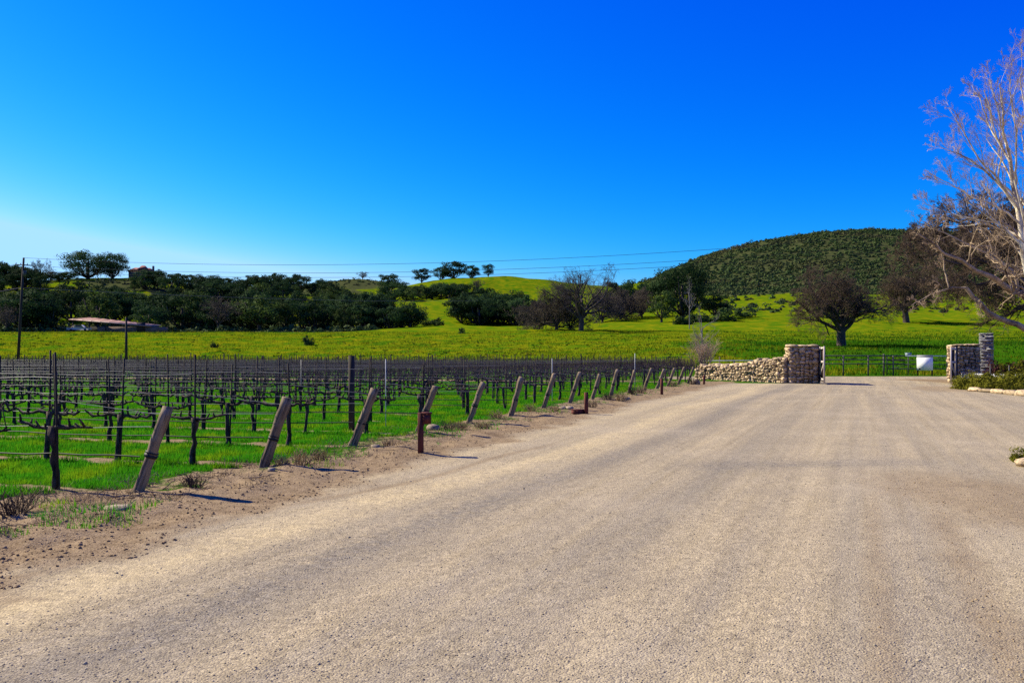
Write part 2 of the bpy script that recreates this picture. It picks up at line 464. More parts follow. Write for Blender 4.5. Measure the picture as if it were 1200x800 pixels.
# ------------------------------------------------------------------ ground material
def ground_material():
    m, nt, b = nmat('ground_cover')
    pos = N(nt, 'ShaderNodeNewGeometry').outputs['Position']
    flat = vmul(nt, pos, (1, 1, 0))
    # coordinates turned along the wheel tracks
    mp = N(nt, 'ShaderNodeMapping'); L(nt, flat, mp.inputs[0]); mp.inputs['Rotation'].default_value = (0, 0, math.atan2(0.38, 0.925))
    trk = mp.outputs[0]
    road, soil, field, scrub, dirt, pale, greyb = (attr(nt, k) for k in ('road', 'soil', 'field', 'scrub', 'dirt', 'pale', 'grey'))
    nA = noise(nt, flat, 0.9, 5, 0.6); nB = noise(nt, flat, 7.0, 4, 0.6); nC = noise(nt, flat, 0.07, 4, 0.55); nD = noise(nt, flat, 0.30, 5, 0.65)
    nF = noise(nt, flat, 45.0, 3, 0.6)
    # gravel
    vo = N(nt, 'ShaderNodeTexVoronoi', feature='F1'); vo.inputs['Scale'].default_value = 80.0; L(nt, flat, vo.inputs['Vector'])
    vo2 = N(nt, 'ShaderNodeTexVoronoi', feature='F1'); vo2.inputs['Scale'].default_value = 24.0; L(nt, flat, vo2.inputs['Vector'])
    sc = N(nt, 'ShaderNodeSeparateColor'); L(nt, vo.outputs['Color'], sc.inputs[0])
    sc2 = N(nt, 'ShaderNodeSeparateColor'); L(nt, vo2.outputs['Color'], sc2.inputs[0])
    st1 = noise(nt, vmul(nt, trk, (1.5, 0.05, 1)), 1.0, 5, 0.62)
    st2 = noise(nt, vmul(nt, trk, (6.0, 0.14, 1)), 1.0, 4, 0.6)
    g = mixc(nt, ramp(nt, st1, 0.36, 0.64), (0.300, 0.250, 0.178), (0.405, 0.325, 0.208))
    g = mixc(nt, ramp(nt, st2, 0.42, 0.72, 0, 0.5), g, (0.26, 0.205, 0.125))
    g = mixc(nt, math_(nt, 'MULTIPLY', pale, ramp(nt, nB, 0.2, 0.6)), g, (0.52, 0.41, 0.235))
    g = mixc(nt, math_(nt, 'MULTIPLY', greyb, ramp(nt, nB, 0.25, 0.6)), g, (0.235, 0.205, 0.165))
    g = mixc(nt, 1.0, g, gray(nt, ramp(nt, sc.outputs[0], 0, 1, 0.82, 1.15)), 'MULTIPLY')
    g = mixc(nt, math_(nt, 'MULTIPLY', greyb, ramp(nt, sc.outputs[1], 0.62, 0.70, 0, 0.6)), g, (0.11, 0.092, 0.072))
    g = mixc(nt, ramp(nt, sc.outputs[2], 0.86, 0.90, 0, 0.4), g, (0.14, 0.11, 0.08))
    g = mixc(nt, 1.0, g, gray(nt, ramp(nt, sc2.outputs[1], 0, 1, 0.86, 1.12)), 'MULTIPLY')
    g = mixc(nt, math_(nt, 'MULTIPLY', ramp(nt, sc2.outputs[0], 0.955, 0.97), 0.35), g, (0.10, 0.08, 0.065))
    g = mixc(nt, ramp(nt, nF, 0.35, 0.7, 0.0, 0.25), g, (0.19, 0.145, 0.10))
    g = mixc(nt, ramp(nt, nA, 0.40, 0.68, 0.0, 0.35), g, (0.25, 0.205, 0.148))
    g = mixc(nt, ramp(nt, nD, 0.45, 0.7, 0.0, 0.35), g, (0.40, 0.33, 0.235))
    # dirt and soil
    d = mixc(nt, ramp(nt, nB, 0.3, 0.7), (0.12, 0.080, 0.046), (0.255, 0.180, 0.105))
    d = mixc(nt, ramp(nt, nF, 0.35, 0.75, 0, 0.75), d, (0.38, 0.285, 0.175))
    d = mixc(nt, ramp(nt, nA, 0.5, 0.72, 0, 0.5), d, (0.105, 0.066, 0.038))
    # grass
    gr = mixc(nt, ramp(nt, nB, 0.3, 0.7), (0.016, 0.075, 0.002), (0.045, 0.115, 0.003))  # ground green darkened to stand in for the self-shadow of the blades
    gr = mixc(nt, ramp(nt, nA, 0.52, 0.72, 0, 0.6), gr, (0.09, 0.105, 0.008))
    fd = mixc(nt, ramp(nt, nD, 0.38, 0.66), (0.075, 0.13, 0.003), (0.175, 0.175, 0.004))
    fd = mixc(nt, ramp(nt, noise(nt, flat, 0.22, 4, 0.55), 0.5, 0.6, 0, 0.8), fd, (0.042, 0.12, 0.003))
    fd = mixc(nt, ramp(nt, nA, 0.55, 0.75, 0, 0.55), fd, (0.20, 0.15, 0.014))
    sb = mixc(nt, ramp(nt, nD, 0.35, 0.65), (0.036, 0.047, 0.016), (0.064, 0.068, 0.025))
    n3 = math_(nt, 'ADD', math_(nt, 'MULTIPLY', nA, 0.6), math_(nt, 'MULTIPLY', nB, 0.4))
    def edge(a, k=1.3, w=0.14):
        e = math_(nt, 'ADD', a, math_(nt, 'MULTIPLY', math_(nt, 'SUBTRACT', n3, 0.5), k))
        return ramp(nt, e, 0.5 - w, 0.5 + w)
    c = mixc(nt, edge(field, 0.6), gr, fd)
    c = mixc(nt, edge(scrub, 0.9), c, sb)
    c = mixc(nt, edge(soil, 1.9), c, d)
    c = mixc(nt, edge(road, 1.0, 0.3), c, g)
    c = mixc(nt, math_(nt, 'MULTIPLY', edge(dirt, 1.1, 0.35), 0.6), c, d)
    L(nt, c, b.inputs['Base Color'])
    b.inputs['Roughness'].default_value = 0.95
    b.inputs['Specular IOR Level'].default_value = 0.0
    bn = N(nt, 'ShaderNodeBump'); bn.inputs['Strength'].default_value = 0.55; bn.inputs['Distance'].default_value = 0.012
    hsum = math_(nt, 'ADD', math_(nt, 'MULTIPLY', vo.outputs['Distance'], -1.0), math_(nt, 'ADD', math_(nt, 'MULTIPLY', nF, 1.2), math_(nt, 'MULTIPLY', nB, 2.0)))
    L(nt, hsum, bn.inputs['Height'])
    L(nt, bn.outputs[0], b.inputs['Normal'])
    return m
MG = ground_material()

# ------------------------------------------------------------------ ground mesh, cut into named pieces
def region_fields(x, y):
    r = np.hypot(x, y); s0 = postline_s(x, y); s = s0 + (fbm(x * 1.4, y * 1.4, 4) - 0.5) * 1.1 * (np.abs(s0) < 3)
    px = np.where(y > 1, 600 + FPX * x / np.maximum(y, 1), np.where(x > 0, 3000, -3000))
    rown = (x - POSTS[0, 0]) * ROWN[0] + (y - POSTS[0, 1]) * ROWN[1]
    # right hand planting island and its border
    isl = sstep(-0.4, 0.4, (x - 21.2) * 0.35 + (y - 38.6) * 0.94 + 0.0) * sstep(-0.4, 0.4, x - 20.9 - np.clip((y - 39.3) * 0.62, 0, 4.9)) * (1 - sstep(57, 60, y))
    isl = np.maximum(isl, sstep(0, 0.6, (x - 7.5) - (y - 12.3) * 0.66) * sstep(12.3, 13.0, y) * (1 - sstep(22, 24, y)))
    farroad = sstep(58.5, 60, y) * (1 - sstep(65.3, 66.3, y)) * sstep(10, 12, x)
    wallback = sstep(49.8, 50.4, y) * (1 - sstep(0, 0.6, x - 16.9 - (y - 50) * -0.2))
    road = sstep(1.25, 2.7, s) * (1 - sstep(65.3, 66.3, y)) * (1 - isl) * (1 - wallback)
    road = np.maximum(road, farroad * (1 - isl))
    soil = sstep(-0.85, -0.2, s) * (1 - sstep(66, 67, y)) * (1 - wallback * sstep(11.0, 12.5, x))
    nx = fbm(x * 0.8 + 3, y * 0.8, 3)
    soil = soil * (0.55 + 0.45 * sstep(0.2, 0.9, s)) * np.where(s < 0.6, 0.62 + 0.8 * nx, 1.0)
    strip = np.abs((rown / 2.75 + 0.5) % 1.0 - 0.5) * 2.75
    vin = (s < 0.3) & (rown > -3.2) & (rown < 74)
    wst = 0.10 + 0.42 * fbm(x * 1.3 + 40, y * 1.3, 3) * (1 - 0.6 * sstep(5, 14, rown))
    soil = np.maximum(soil, np.where(vin, (1 - sstep(wst * .4, wst * 1.5, strip)) * 0.66, 0))
    soil = np.maximum(soil, 0.85 * (1 - sstep(-0.25, 0.25, rown - 0.25 * nx)) * sstep(-1.15, -0.8, s) * (s < 1.5))
    track = sstep(42.4, 43.2, rown) * (1 - sstep(45.2, 46.2, rown)) * (s < 2.0)
    soil = np.maximum(soil, track * 0.9)
    field = sstep(66, 74, y) * np.maximum(sstep(72, 80, rown), 0.0)
    field = np.where(s > 0, sstep(66, 70, y) * 0.34 + sstep(135, 165, y) * 0.5, field)
    # woodland and scrub floor
    wl = sstep(232, 245, y) * (1 - sstep(395, 455, px))
    patch = ((px > 82) & (px < 160) & (y > 375)) | ((px > 55) & (px < 88) & (y > 335) & (y < 372)) | ((px > 352) & (px < 372) & (y > 300) & (y < 380))
    wl = np.where(patch, 0.0, wl)
    ch = sstep(395, 450, y + (px - 900) * 0.06 + 60 * (fbm(x / 60, y / 60, 3) - 0.5)) * sstep(715, 800, px)
    fh = sstep(760, 850, y) * 0.8 * (px < 700)
    wl = wl * np.where(fbm(x / 16 + 8, y / 16, 3) > .54, .25, 1.0)
    scrub = np.clip(wl * 0.95 + ch + fh, 0, 1)
    u = x * U[0] + y * U[1]; v = x * V[0] + y * V[1]
    pale = np.exp(-((u + 4.9 + 0.25 * np.sin(v * 0.3)) / 0.42) ** 2) * sstep(0.8, 1.8, s)
    grey = 0.9 * np.exp(-((u + 3.75 + 0.2 * np.sin(v * 0.25)) / 0.36) ** 2) + 0.5 * np.exp(-((u + 1.9) / 0.3) ** 2) + 0.8 * np.exp(-((y - 12.4 - 0.12 * x) / 0.5) ** 2) * sstep(2.0, 3.2, x) * (1 - sstep(5.8, 7.2, x))
    pale = np.maximum(pale, 0.55 * np.exp(-((u + 6.3) / 0.5) ** 2) * sstep(1.2, 2.0, s))
    # brown litter patch at the right, brown apron by the gate, shoulder left of the pale strip
    d1 = np.exp(-(((x - 5.6) / 1.25) ** 2 + ((y - 9.6) / 2.6) ** 2))
    d2 = 1.25 * np.exp(-(((x - 21.0 - (y - 41.5) * .35) / 1.5) ** 2 + ((y - 42.0) / 3.6) ** 2))
    d3 = 0.40 * sstep(0.8, 1.6, s) * (1 - sstep(1.7, 2.9, s)) * (y < 60)
    d4 = 0.62 * np.exp(-((u - 0.75) / 0.22) ** 2) * (1 - sstep(10, 14, y)) + 0.5 * np.exp(-((u - 0.1) / 0.15) ** 2) * (1 - sstep(9, 13, y)) + 0.45 * np.exp(-((u - 1.35) / 0.15) ** 2) * (1 - sstep(9, 12, y))
    d5 = 0.75 * np.exp(-((u + 5.62 + 0.25 * np.sin(v * 0.35) + 0.12 * np.sin(v * 1.1)) / 0.12) ** 2) * sstep(4, 6, y) * (1 - sstep(14, 18, y))
    dirt = np.clip(np.maximum.reduce([d1 * 1.05, d2, d3, d4, d5]), 0, 1)
    return dict(road=road, soil=soil, field=field, scrub=scrub, dirt=dirt, pale=pale, grey=np.clip(grey, 0, 1), s=s, rown=rown, isl=isl)

def build_ground():
    rr = [1.2]
    while rr[-1] < 3900: rr.append(rr[-1] * (1.0115 if rr[-1] < 1100 else 1.04))
    rr = np.array(rr)
    fine = np.radians(np.arange(-42, 42.01, 0.22)); coarse = np.radians(np.arange(46, 314.1, 4.0))
    az = np.concatenate([fine, coarse])
    nr, na = len(rr), len(az)
    R_, A_ = np.meshgrid(rr, az, indexing='ij')
    x = R_ * np.sin(A_); y = R_ * np.cos(A_)
    z = hz(x.ravel(), y.ravel())
    co = np.stack([x.ravel(), y.ravel(), z], 1)
    idx = np.arange(nr * na).reshape(nr, na)
    nxt = np.roll(idx, -1, 1)
    q = np.stack([idx[:-1], idx[1:], nxt[1:], nxt[:-1]], -1).reshape(-1, 4)
    q = q[:, ::-1]
    cen = co[q].mean(1)
    f = region_fields(cen[:, 0], cen[:, 1])
    r = np.hypot(cen[:, 0], cen[:, 1])
    lab = np.full(len(q), 3)
    lab[(f['s'] < 0) & (f['rown'] < 76)] = 2
    lab[(f['soil'] > 0.3) & (f['s'] > 0) & (cen[:, 1] < 67)] = 1
    lab[f['road'] > 0.5] = 0
    lab[r > 232] = 4
    # centre fan
    vf = region_fields(co[:, 0], co[:, 1])
    names = ['gravel_road', 'dirt_verge', 'vineyard_ground', 'meadow', 'hills']
    for k, nm in enumerate(names):
        sel = q[lab == k]
        used, inv = np.unique(sel.ravel(), return_inverse=True)
        me = mesh_np(nm, co[used], inv.reshape(-1, 4), MG, True)
        for a in ('road', 'soil', 'field', 'scrub', 'dirt', 'pale', 'grey'):
            at_ = me.attributes.new(a, 'FLOAT', 'POINT')
            at_.data.foreach_set('value', vf[a][used].astype(np.float32))
        o = link(nm, me); o['kind'] = 'structure'
    # the disc right under the camera
    ring = co[idx[0]]
    v = np.concatenate([ring, [[0, 0, float(ring[:, 2].mean())]]])
    t = np.array([(na, (i + 1) % na, i) for i in range(na)])
    me = mesh_np('ground', v, t, MG, True)
    for a in ('road', 'soil', 'field', 'scrub', 'dirt', 'pale', 'grey'):
        at_ = me.attributes.new(a, 'FLOAT', 'POINT'); at_.data.foreach_set('value', np.full(len(v), 1.0 if a == 'road' else 0.0, dtype=np.float32))
    link('ground', me)['kind'] = 'structure'
build_ground()

ORD = ['first', 'second', 'third', 'fourth', 'fifth', 'sixth', 'seventh', 'eighth', 'ninth', 'tenth', 'eleventh', 'twelfth', 'thirteenth', 'fourteenth', 'fifteenth', 'sixteenth', 'seventeenth', 'eighteenth', 'nineteenth', 'twentieth']
TENS = {2: 'twenty', 3: 'thirty', 4: 'forty', 5: 'fifty'}
def ordw(i):
    if i < 20: return ORD[i]
    n = i + 1
    if n % 10 == 0: return {3: 'thirtieth', 4: 'fortieth', 5: 'fiftieth'}[n // 10]
    return TENS[n // 10] + '-' + ORD[n % 10 - 1]

# ------------------------------------------------------------------ stones
def stone_mesh(name, mat, seed, soft=0.45, jit=0.05):
    r = np.random.default_rng(seed)
    g = np.array([(i, j, k) for i in (-1, 0, 1) for j in (-1, 0, 1) for k in (-1, 0, 1) if (i, j, k) != (0, 0, 0)], float)
    key = {tuple(p.astype(int)): n for n, p in enumerate(g)}
    f = []
    for ax in range(3):
        for sg in (-1, 1):
            o = [a for a in range(3) if a != ax]
            for i in (-1, 0):
                for j in (-1, 0):
                    c = []
                    for (di, dj) in ((0, 0), (1, 0), (1, 1), (0, 1)):
                        p = [0, 0, 0]; p[ax] = sg; p[o[0]] = i + di; p[o[1]] = j + dj; c.append(key[tuple(p)])
                    nrm = np.cross(g[c[1]] - g[c[0]], g[c[2]] - g[c[0]])
                    if nrm[ax] * sg < 0: c = c[::-1]
                    f.append(c)
    v = g.copy()
    ln = np.linalg.norm(v, axis=1, keepdims=True)
    v = v * (1 - soft) + v / ln * soft * 1.15
    v = v * 0.5 + r.normal(0, jit, v.shape)
    return mesh_np(name, v, np.array(f), mat, False)
STONES = [stone_mesh('stone', M['stone'], 100 + i) for i in range(10)]
PSTONES = [stone_mesh('stone', M['pillarstone'], 200 + i, 0.35) for i in range(10)]
SLABS = [stone_mesh('slab', M['slate'], 300 + i, 0.0, 0.022) for i in range(5)]
ROCKS = [stone_mesh('rock', M['rock'], 400 + i, 0.6) for i in range(5)]

def bsp(x0, z0, x1, z1, wmax, hmax, out):
    w, h = x1 - x0, z1 - z0
    if w > wmax * random.uniform(.75, 1.25) and w / wmax >= h / hmax:
        c = x0 + w * random.uniform(.36, .64); bsp(x0, z0, c, z1, wmax, hmax, out); bsp(c, z0, x1, z1, wmax, hmax, out)
    elif h > hmax * random.uniform(.75, 1.25):
        c = z0 + h * random.uniform(.36, .64); bsp(x0, z0, x1, c, wmax, hmax, out); bsp(x0, c, x1, z1, wmax, hmax, out)
    else: out.append((x0, z0, x1, z1))
def face_stones(root, protos, origin, ex, width, height_fn, hmax, wmax, thick, out, rough=1.0):
    """lay irregular rubble on a vertical face: origin corner, ex unit along, out unit outward"""
    ez = np.array([0, 0, 1.0]); n = 0
    ang = math.atan2(ex[1], ex[0]); rects = []
    Hm = max(height_fn(c) for c in np.linspace(0, width, 40))
    bsp(0, 0, width, Hm, wmax, hmax, rects)
    for (x0, z0, x1, z1) in rects:
        c = (x0 + x1) / 2; H = height_fn(c)
        if z0 > H - 0.07: continue
        z1 = min(z1, H + random.uniform(-.02, .06))
        w = x1 - x0; h = z1 - z0
        p = np.array(origin) + np.array(ex) * c + np.array(out) * random.uniform(-0.05, 0.06) * rough + ez * ((z0 + z1) / 2)
        link('stone', random.choice(protos), root, p, (random.uniform(-0.1, 0.1), random.uniform(-0.32, 0.32) * rough, ang + random.uniform(-0.2, 0.2) * rough + math.pi * random.randrange(2)),
             (w * random.uniform(.86, 1.06), thick * random.uniform(0.85, 1.15), h * random.uniform(.86, 1.06)))
        n += 1
    return n

def build_pillar(name, cx, cy, wx, wy, H, rz, label, zb=None):
    zb = h1(cx, cy) - 0.04 if zb is None else zb
    root = empty(name, (cx, cy, zb), rz)
    tag(root, label, 'pillar')
    b = MB(); b.box((0, 0, H / 2 - 0.05), (wx - 0.3, wy - 0.3, H - 0.1))
    link('core', b.mesh('core', M['mortar']), root)
    hw, hy = wx / 2, wy / 2
    th = 0.26
    face_stones(root, PSTONES, (-hw, -hy + th / 2, 0), (1, 0, 0), wx, lambda c: H - 0.1, 0.32, 0.42, th, (0, -1, 0), .9)
    face_stones(root, PSTONES, (-hw + th / 2, hy, 0), (0, -1, 0), wy, lambda c: H - 0.1, 0.32, 0.42, th, (-1, 0, 0), .9)
    face_stones(root, PSTONES, (hw - th / 2, -hy, 0), (0, 1, 0), wy, lambda c: H - 0.1, 0.36, 0.55, th, (1, 0, 0), .5)
    # flat cap slabs
    n = 3
    for i in range(n):
        for j in range(2):
            link('cap_stone', random.choice(STONES), root, (-hw + (i + 0.5) * wx / n, -hy + (j + 0.5) * wy / 2, H - 0.03 + random.uniform(-.03, .03)), (random.uniform(-.04, .04), random.uniform(-.06, .06), random.uniform(-.1, .1)), (wx / n * random.uniform(.95, 1.1), wy / 2 * random.uniform(1.0, 1.12), random.uniform(.1, .18)))
    return root

PL = build_pillar('stone_pillar', 17.15, 50.6, 1.65, 1.5, 2.25, -0.14, 'tan rubble stone gate pillar at the right end of the low cream wall')
PR = build_pillar('stone_pillar', 27.15, 51.3, 1.4, 1.4, 2.3, -0.14, 'shaded dark stone gate pillar in front of the tall grey slate column')

# low wall running away to the left of the pillar
def build_wall():
    a = np.array([16.25, 50.2]); b_ = np.array([12.6, 57.6])
    d = b_ - a; Lw = float(np.linalg.norm(d)); d = d / Lw
    out = np.array([-d[1], d[0]])
    if out[0] > 0: out = -out
    root = empty('stone_wall', (a[0], a[1], h1(*a) - 0.04))
    tag(root, 'low dry stone wall of cream rubble running from the left gate pillar', 'wall')
    def H(c):
        t = c / Lw
        return 1.42 - 0.42 * float(sstep(0.15, 0.6, np.array(t))) + 0.05 * math.sin(c * 3.1) + (0.06 if t < 0.08 else 0) - (0.25 if t > 0.97 else 0)
    b = MB()
    K = 16
    for i in range(K):
        c = (i + 0.5) * Lw / K
        p = d * c - out * 0.12
        R = np.array([[d[0], out[0], 0], [d[1], out[1], 0], [0, 0, 1]])
        hh = H(c) - 0.16
        b.box((p[0], p[1], hh / 2), (Lw / K - 0.004, 0.42, hh), R)
    link('core', b.mesh('core', M['mortar']), root)
    face_stones(root, STONES, (out[0] * 0.16, out[1] * 0.16, 0), (d[0], d[1], 0), Lw, H, 0.25, 0.31, 0.32, (out[0], out[1], 0), 1.2)
    t = 0
    while t < Lw:
        w = random.uniform(0.28, 0.5)
        p = d * (t + w / 2) - out * random.uniform(-.06, .12)
        link('coping_stone', random.choice(STONES), root, (p[0], p[1], H(t + w / 2) - 0.02), (0, random.uniform(-.1, .1), math.atan2(d[1], d[0]) + random.uniform(-.1, .1)), (w, random.uniform(.35, .5), random.uniform(0.14, 0.34)))
        t += w
    # near end returns to the pillar
build_wall()

def build_slate_column():
    cx, cy, zb = 31.4, 56.5, h1(31.4, 56.5) - 0.02
    root = empty('slate_column', (cx, cy, zb), -0.45)
    tag(root, 'tall square column of stacked grey slate slabs behind the right gate pillar', 'column')
    z = 0
    b = MB(); b.box((0, 0, 1.5), (0.52, 0.52, 3.0)); link('core', b.mesh('core', M['mortar']), root)
    while z < 3.02:
        h = random.uniform(0.075, 0.125)
        n = random.choice((1, 2)); ws = [1.0] if n == 1 else [random.uniform(0.35, 0.65)]
        if n == 2: ws.append(1 - ws[0])
        t = -0.41
        for w in ws:
            ww = w * 0.82
            link('slab', random.choice(SLABS), root, (t + ww / 2, random.uniform(-.03, .03), z + h / 2), (0, 0, random.uniform(-.04, .04)), (ww * 0.98, 0.80 + random.uniform(-.06, .06), h * 0.88))
            t += ww
        z += h
build_slate_column()

# ------------------------------------------------------------------ gates
def plank_gate(name, hinge, ang, label, mirror=1, lean=0.0, H=1.95, Lg=3.0):
    """open wooden gate leaf: frame of pale stiles and rails with dark boards"""
    zb = h1(*hinge) + 0.06
    root = empty(name, (hinge[0], hinge[1], zb), ang)
    root.rotation_euler = (0, lean, ang)
    tag(root, label, 'gate')
    for x in (0.06, Lg - 0.06):
        b = MB(); b.box((x, 0, H / 2), (0.12, 0.07, H)); link('stile', b.mesh('stile', M['palewood']), root)
    for z in (0.22, H * 0.58, H - 0.1):
        b = MB(); b.box((Lg / 2, 0, z), (Lg - 0.25, 0.064, 0.12)); link('rail', b.mesh('rail', M['palewood']), root)
    b = MB(); b.bar((0.15, 0, 0.3), (Lg - 0.15, 0, H * 0.56), 0.05, 0.1); link('brace', b.mesh('brace', M['palewood']), root)
    n = 14
    bm_ = MB(); bm_.box((0, 0, 0), ((Lg - 0.3) / n - 0.02, 0.025, H - 0.16)); pm = bm_.mesh('plank', M['gatewood'])
    for i in range(n):
        link('plank', pm, root, (0.15 + (i + 0.5) * (Lg - 0.3) / n, mirror * 0.055, H / 2), None, (1, 1, random.uniform(0.985, 1.01)))
    for z in (0.3, H - 0.25):
        b = MB(); b.box((0.2, -mirror * 0.045, z), (0.42, 0.012, 0.06)); link('hinge', b.mesh('hinge', M['pipe']), root)
    return root
plank_gate('wooden_gate', (18.22, 50.5), math.radians(-105.5), 'open wooden gate leaf swung back beside the left tan pillar', 1, H=2.1)
plank_gate('wooden_gate', (26.0, 50.0), math.radians(-122), 'open wooden gate leaf swung back beside the shaded right pillar', -1, H=2.05)
for (x, y, lab) in ((18.16, 50.72, 'square dark hinge post of the left wooden gate'), (26.1, 50.25, 'square dark hinge post of the right wooden gate')):
    b = MB(); b.box((0, 0, 1.1), (0.2, 0.2, 2.25)); b.box((0, 0, 2.25), (0.24, 0.24, 0.05))
    o = link('gate_post', b.mesh('gate_post', M['gatewood']), None, (x, y, h1(x, y) - 0.03), (0, 0, 0.1)); tag(o, lab, 'post')

# pipe fence and farm gate across the far side of the road
def pipe_fence():
    root = empty('pipe_fence', (25.0, 68.5, h1(25.0, 68.5)))
    tag(root, 'grey pipe rail fence along the grass beyond the gateway', 'fence')
    X0, X1 = -1.2, 7.2
    for px in (-0.2, 2.0, 4.0, 6.0):
        b = MB(); b.tube([(px, 0, -0.2), (px, 0, 1.62)], 0.06, 8); link('post', b.mesh('post', M['pipe']), root)
    for i, z in enumerate((0.95, 1.28, 1.6)):
        b = MB(); b.tube([(X0, 0.07, z), (X1 - 0.2, 0.07, z)], 0.038 if i < 2 else 0.045, 8); link('rail', b.mesh('rail', M['pipe']), root)
    g = empty('farm_gate', (32.35, 68.6, h1(32.3, 68.6)))
    root.location.x = 24.6
    g.location.x = 32.0
    tag(g, 'pale tubular farm gate beside the white board beyond the gateway', 'gate')
    for z in (0.55, 0.9, 1.22, 1.58):
        b = MB(); b.tube([(-1.8, 0, z), (2.9, 0, z)], 0.035, 8); link('rail', b.mesh('rail', M['palepipe'] if z > 1.5 else M['pipe']), g)
    for x in (-1.85, 0.6, 2.95):
        b = MB(); b.tube([(x, 0.06 if x == 0.6 else 0, 0.35 if x != -1.85 else 0.1), (x, 0.06 if x == 0.6 else 0, 1.62)], 0.035, 8); link('stile', b.mesh('stile', M['pipe']), g)
    b = MB(); b.tube([(-1.7, -0.05, 0.55), (2.8, -0.05, 1.5)], 0.025, 6); link('brace', b.mesh('brace', M['pipe']), g)
    # two support posts
    for x, lab in ((29.95, 'grey steel post at the left end of the farm gate'), (35.15, 'grey steel post at the right end of the farm gate')):
        b = MB(); b.tube([(0, 0, -0.2), (0, 0, 1.75)], 0.07, 10)
        tag(link('steel_post', b.mesh('steel_post', M['pipe']), None, (x, 68.75, h1(x, 68.75))), lab, 'post')
    # white board
    s = empty('notice_board', (32.75, 67.7, h1(32.75, 67.7)), -0.55); s.scale = (1.0, 1, 1)
    tag(s, 'square white notice board with a grey top strip beside the farm gate', 'sign')
    for z, hh, m in ((0.955, 1.03, 'signwhite'), (1.56, 0.17, 'signgrey')):
        b = MB(); b.box((0, 0, z), (1.16, 0.035, hh)); link('panel', b.mesh('panel', M[m]), s)
    for x in (-0.64, 0.64):
        b = MB(); b.box((x * .8, 0.075, 0.82), (0.09, 0.09, 1.70)); link('support', b.mesh('support', M['gatewood']), s)
    b = MB(); b.box((-0.38, -0.03, 0.56), (0.14, 0.02, 0.11)); link('latch', b.mesh('latch', M['dark']), s)
    # little box on a post behind the board
    m_ = empty('mailbox', (32.6, 70.2, h1(32.6, 70.2)))
    tag(m_, 'small pale box on a thin post behind the white notice board', 'mailbox')
    b = MB(); b.tube([(0, 0, -0.1), (0, 0, 1.6)], 0.04, 8); link('post', b.mesh('post', M['pipe']), m_)
    b = MB(); b.box((0, 0, 1.72), (0.34, 0.4, 0.2)); b.box((0, 0, 1.84), (0.38, 0.44, 0.03)); link('box', b.mesh('box', M['insul']), m_)
    # post and wire fence behind the stone wall
    f = empty('rail_fence', (16.0, 66.8, h1(16.0, 66.8)))
    tag(f, 'thin rail fence on pale posts behind the cream stone wall', 'fence')
    for x in (-1.2, 0.25, 1.4, 3.6, 5.6):
        b = MB(); b.tube([(x, 0, -0.1), (x, 0, 1.3 if x != 0.25 else 1.55)], 0.05, 8); link('post', b.mesh('post', M['post'] if x != 1.4 else M['pipe']), f)
    for z in (0.8, 1.22):
        b = MB(); b.tube([(-1.4, -0.07, z), (6.0, -0.07, z + 0.05)], 0.03, 6); link('rail', b.mesh('rail', M['palepipe']), f)
pipe_fence()

# ------------------------------------------------------------------ vineyard
def vine_meshes(seed, cane):
    r = np.random.default_rng(seed)
    tb = MB()
    lean = r.normal(0, 0.05, 2)
    zs = np.linspace(-0.06, 0.74, 7)
    pts = np.array([(lean[0] * z + r.normal(0, 0.012), lean[1] * z + r.normal(0, 0.012), z) for z in zs])
    rad = np.array([0.058, 0.044, 0.038, 0.036, 0.038, 0.047, 0.054]) * r.uniform(0.75, 1.05) * r.uniform(.82, 1.2, 7)
    tb.tube(pts, rad, 7)
    top = pts[-1]
    arms = []
    for sg in (-1, 1):
        ab = MB()
        Ln = 0.60 * r.uniform(0.85, 1.05)
        k = 7
        t = np.linspace(0, 1, k)
        ap = np.stack([top[0] + sg * t * Ln, top[1] * (1 - t) + r.normal(0, 0.015, k), top[2] - 0.05 + 0.07 * np.sqrt(t) + r.normal(0, 0.026, k)], 1)
        ap[0] = top - (0, 0, 0.04)
        ar = np.linspace(0.032, 0.015, k) * r.uniform(0.75, 1.3, k)
        ab.tube(ap, ar, 6)
        n = int(r.integers(4, 7))
        for j in range(n):
            u = np.clip((j + 0.6) / n + r.normal(0, .05), .08, 1)
            p = np.array([np.interp(u, t, ap[:, i]) for i in range(3)])
            hs = r.uniform(0.03, 0.15)
            e = p + (r.normal(0, 0.045), r.normal(0, 0.04), hs)
            ab.tube([p, (p + e) / 2 + r.normal(0, 0.008, 3), e], [0.018, 0.014, 0.010], 5)
            for c in range(cane):
                ln = r.uniform(0.25, 0.62)
                m1 = e + (r.normal(0, 0.05), r.normal(0, 0.04), ln * 0.5)
                m2 = m1 + (r.normal(0, 0.09), r.normal(0, 0.06), ln * 0.5)
                ab.tube([e, m1, m2], [0.0085, 0.007, 0.004], 3, False)
        arms.append(ab)
    return tb, arms
VV = []
for i in range(7):
    tb, arms = vine_meshes(1000 + i, 0 if i < 6 else 1)
    VV.append((tb.mesh('trunk', M['vine']), [a.mesh('cordon_arm', M['vine']) for a in arms]))
def merged(seed, cane):
    tb, arms = vine_meshes(seed, cane)
    for a in arms:
        off = tb.n
        tb.v += a.v; tb.q += [q + off for q in a.q]; tb.t += [q + off for q in a.t]; tb.n += a.n
    return tb
VM1 = [merged(1100 + i, 1) for i in range(6)]
VM2 = [merged(1200 + i, 2) for i in range(6)]
VM1m = [b.mesh('grapevine', M['cane']) for b in VM1]
VM2m = [b.mesh('grapevine', M['cane']) for b in VM2]
ROWANG = math.atan2(ROWDIR[1], ROWDIR[0])

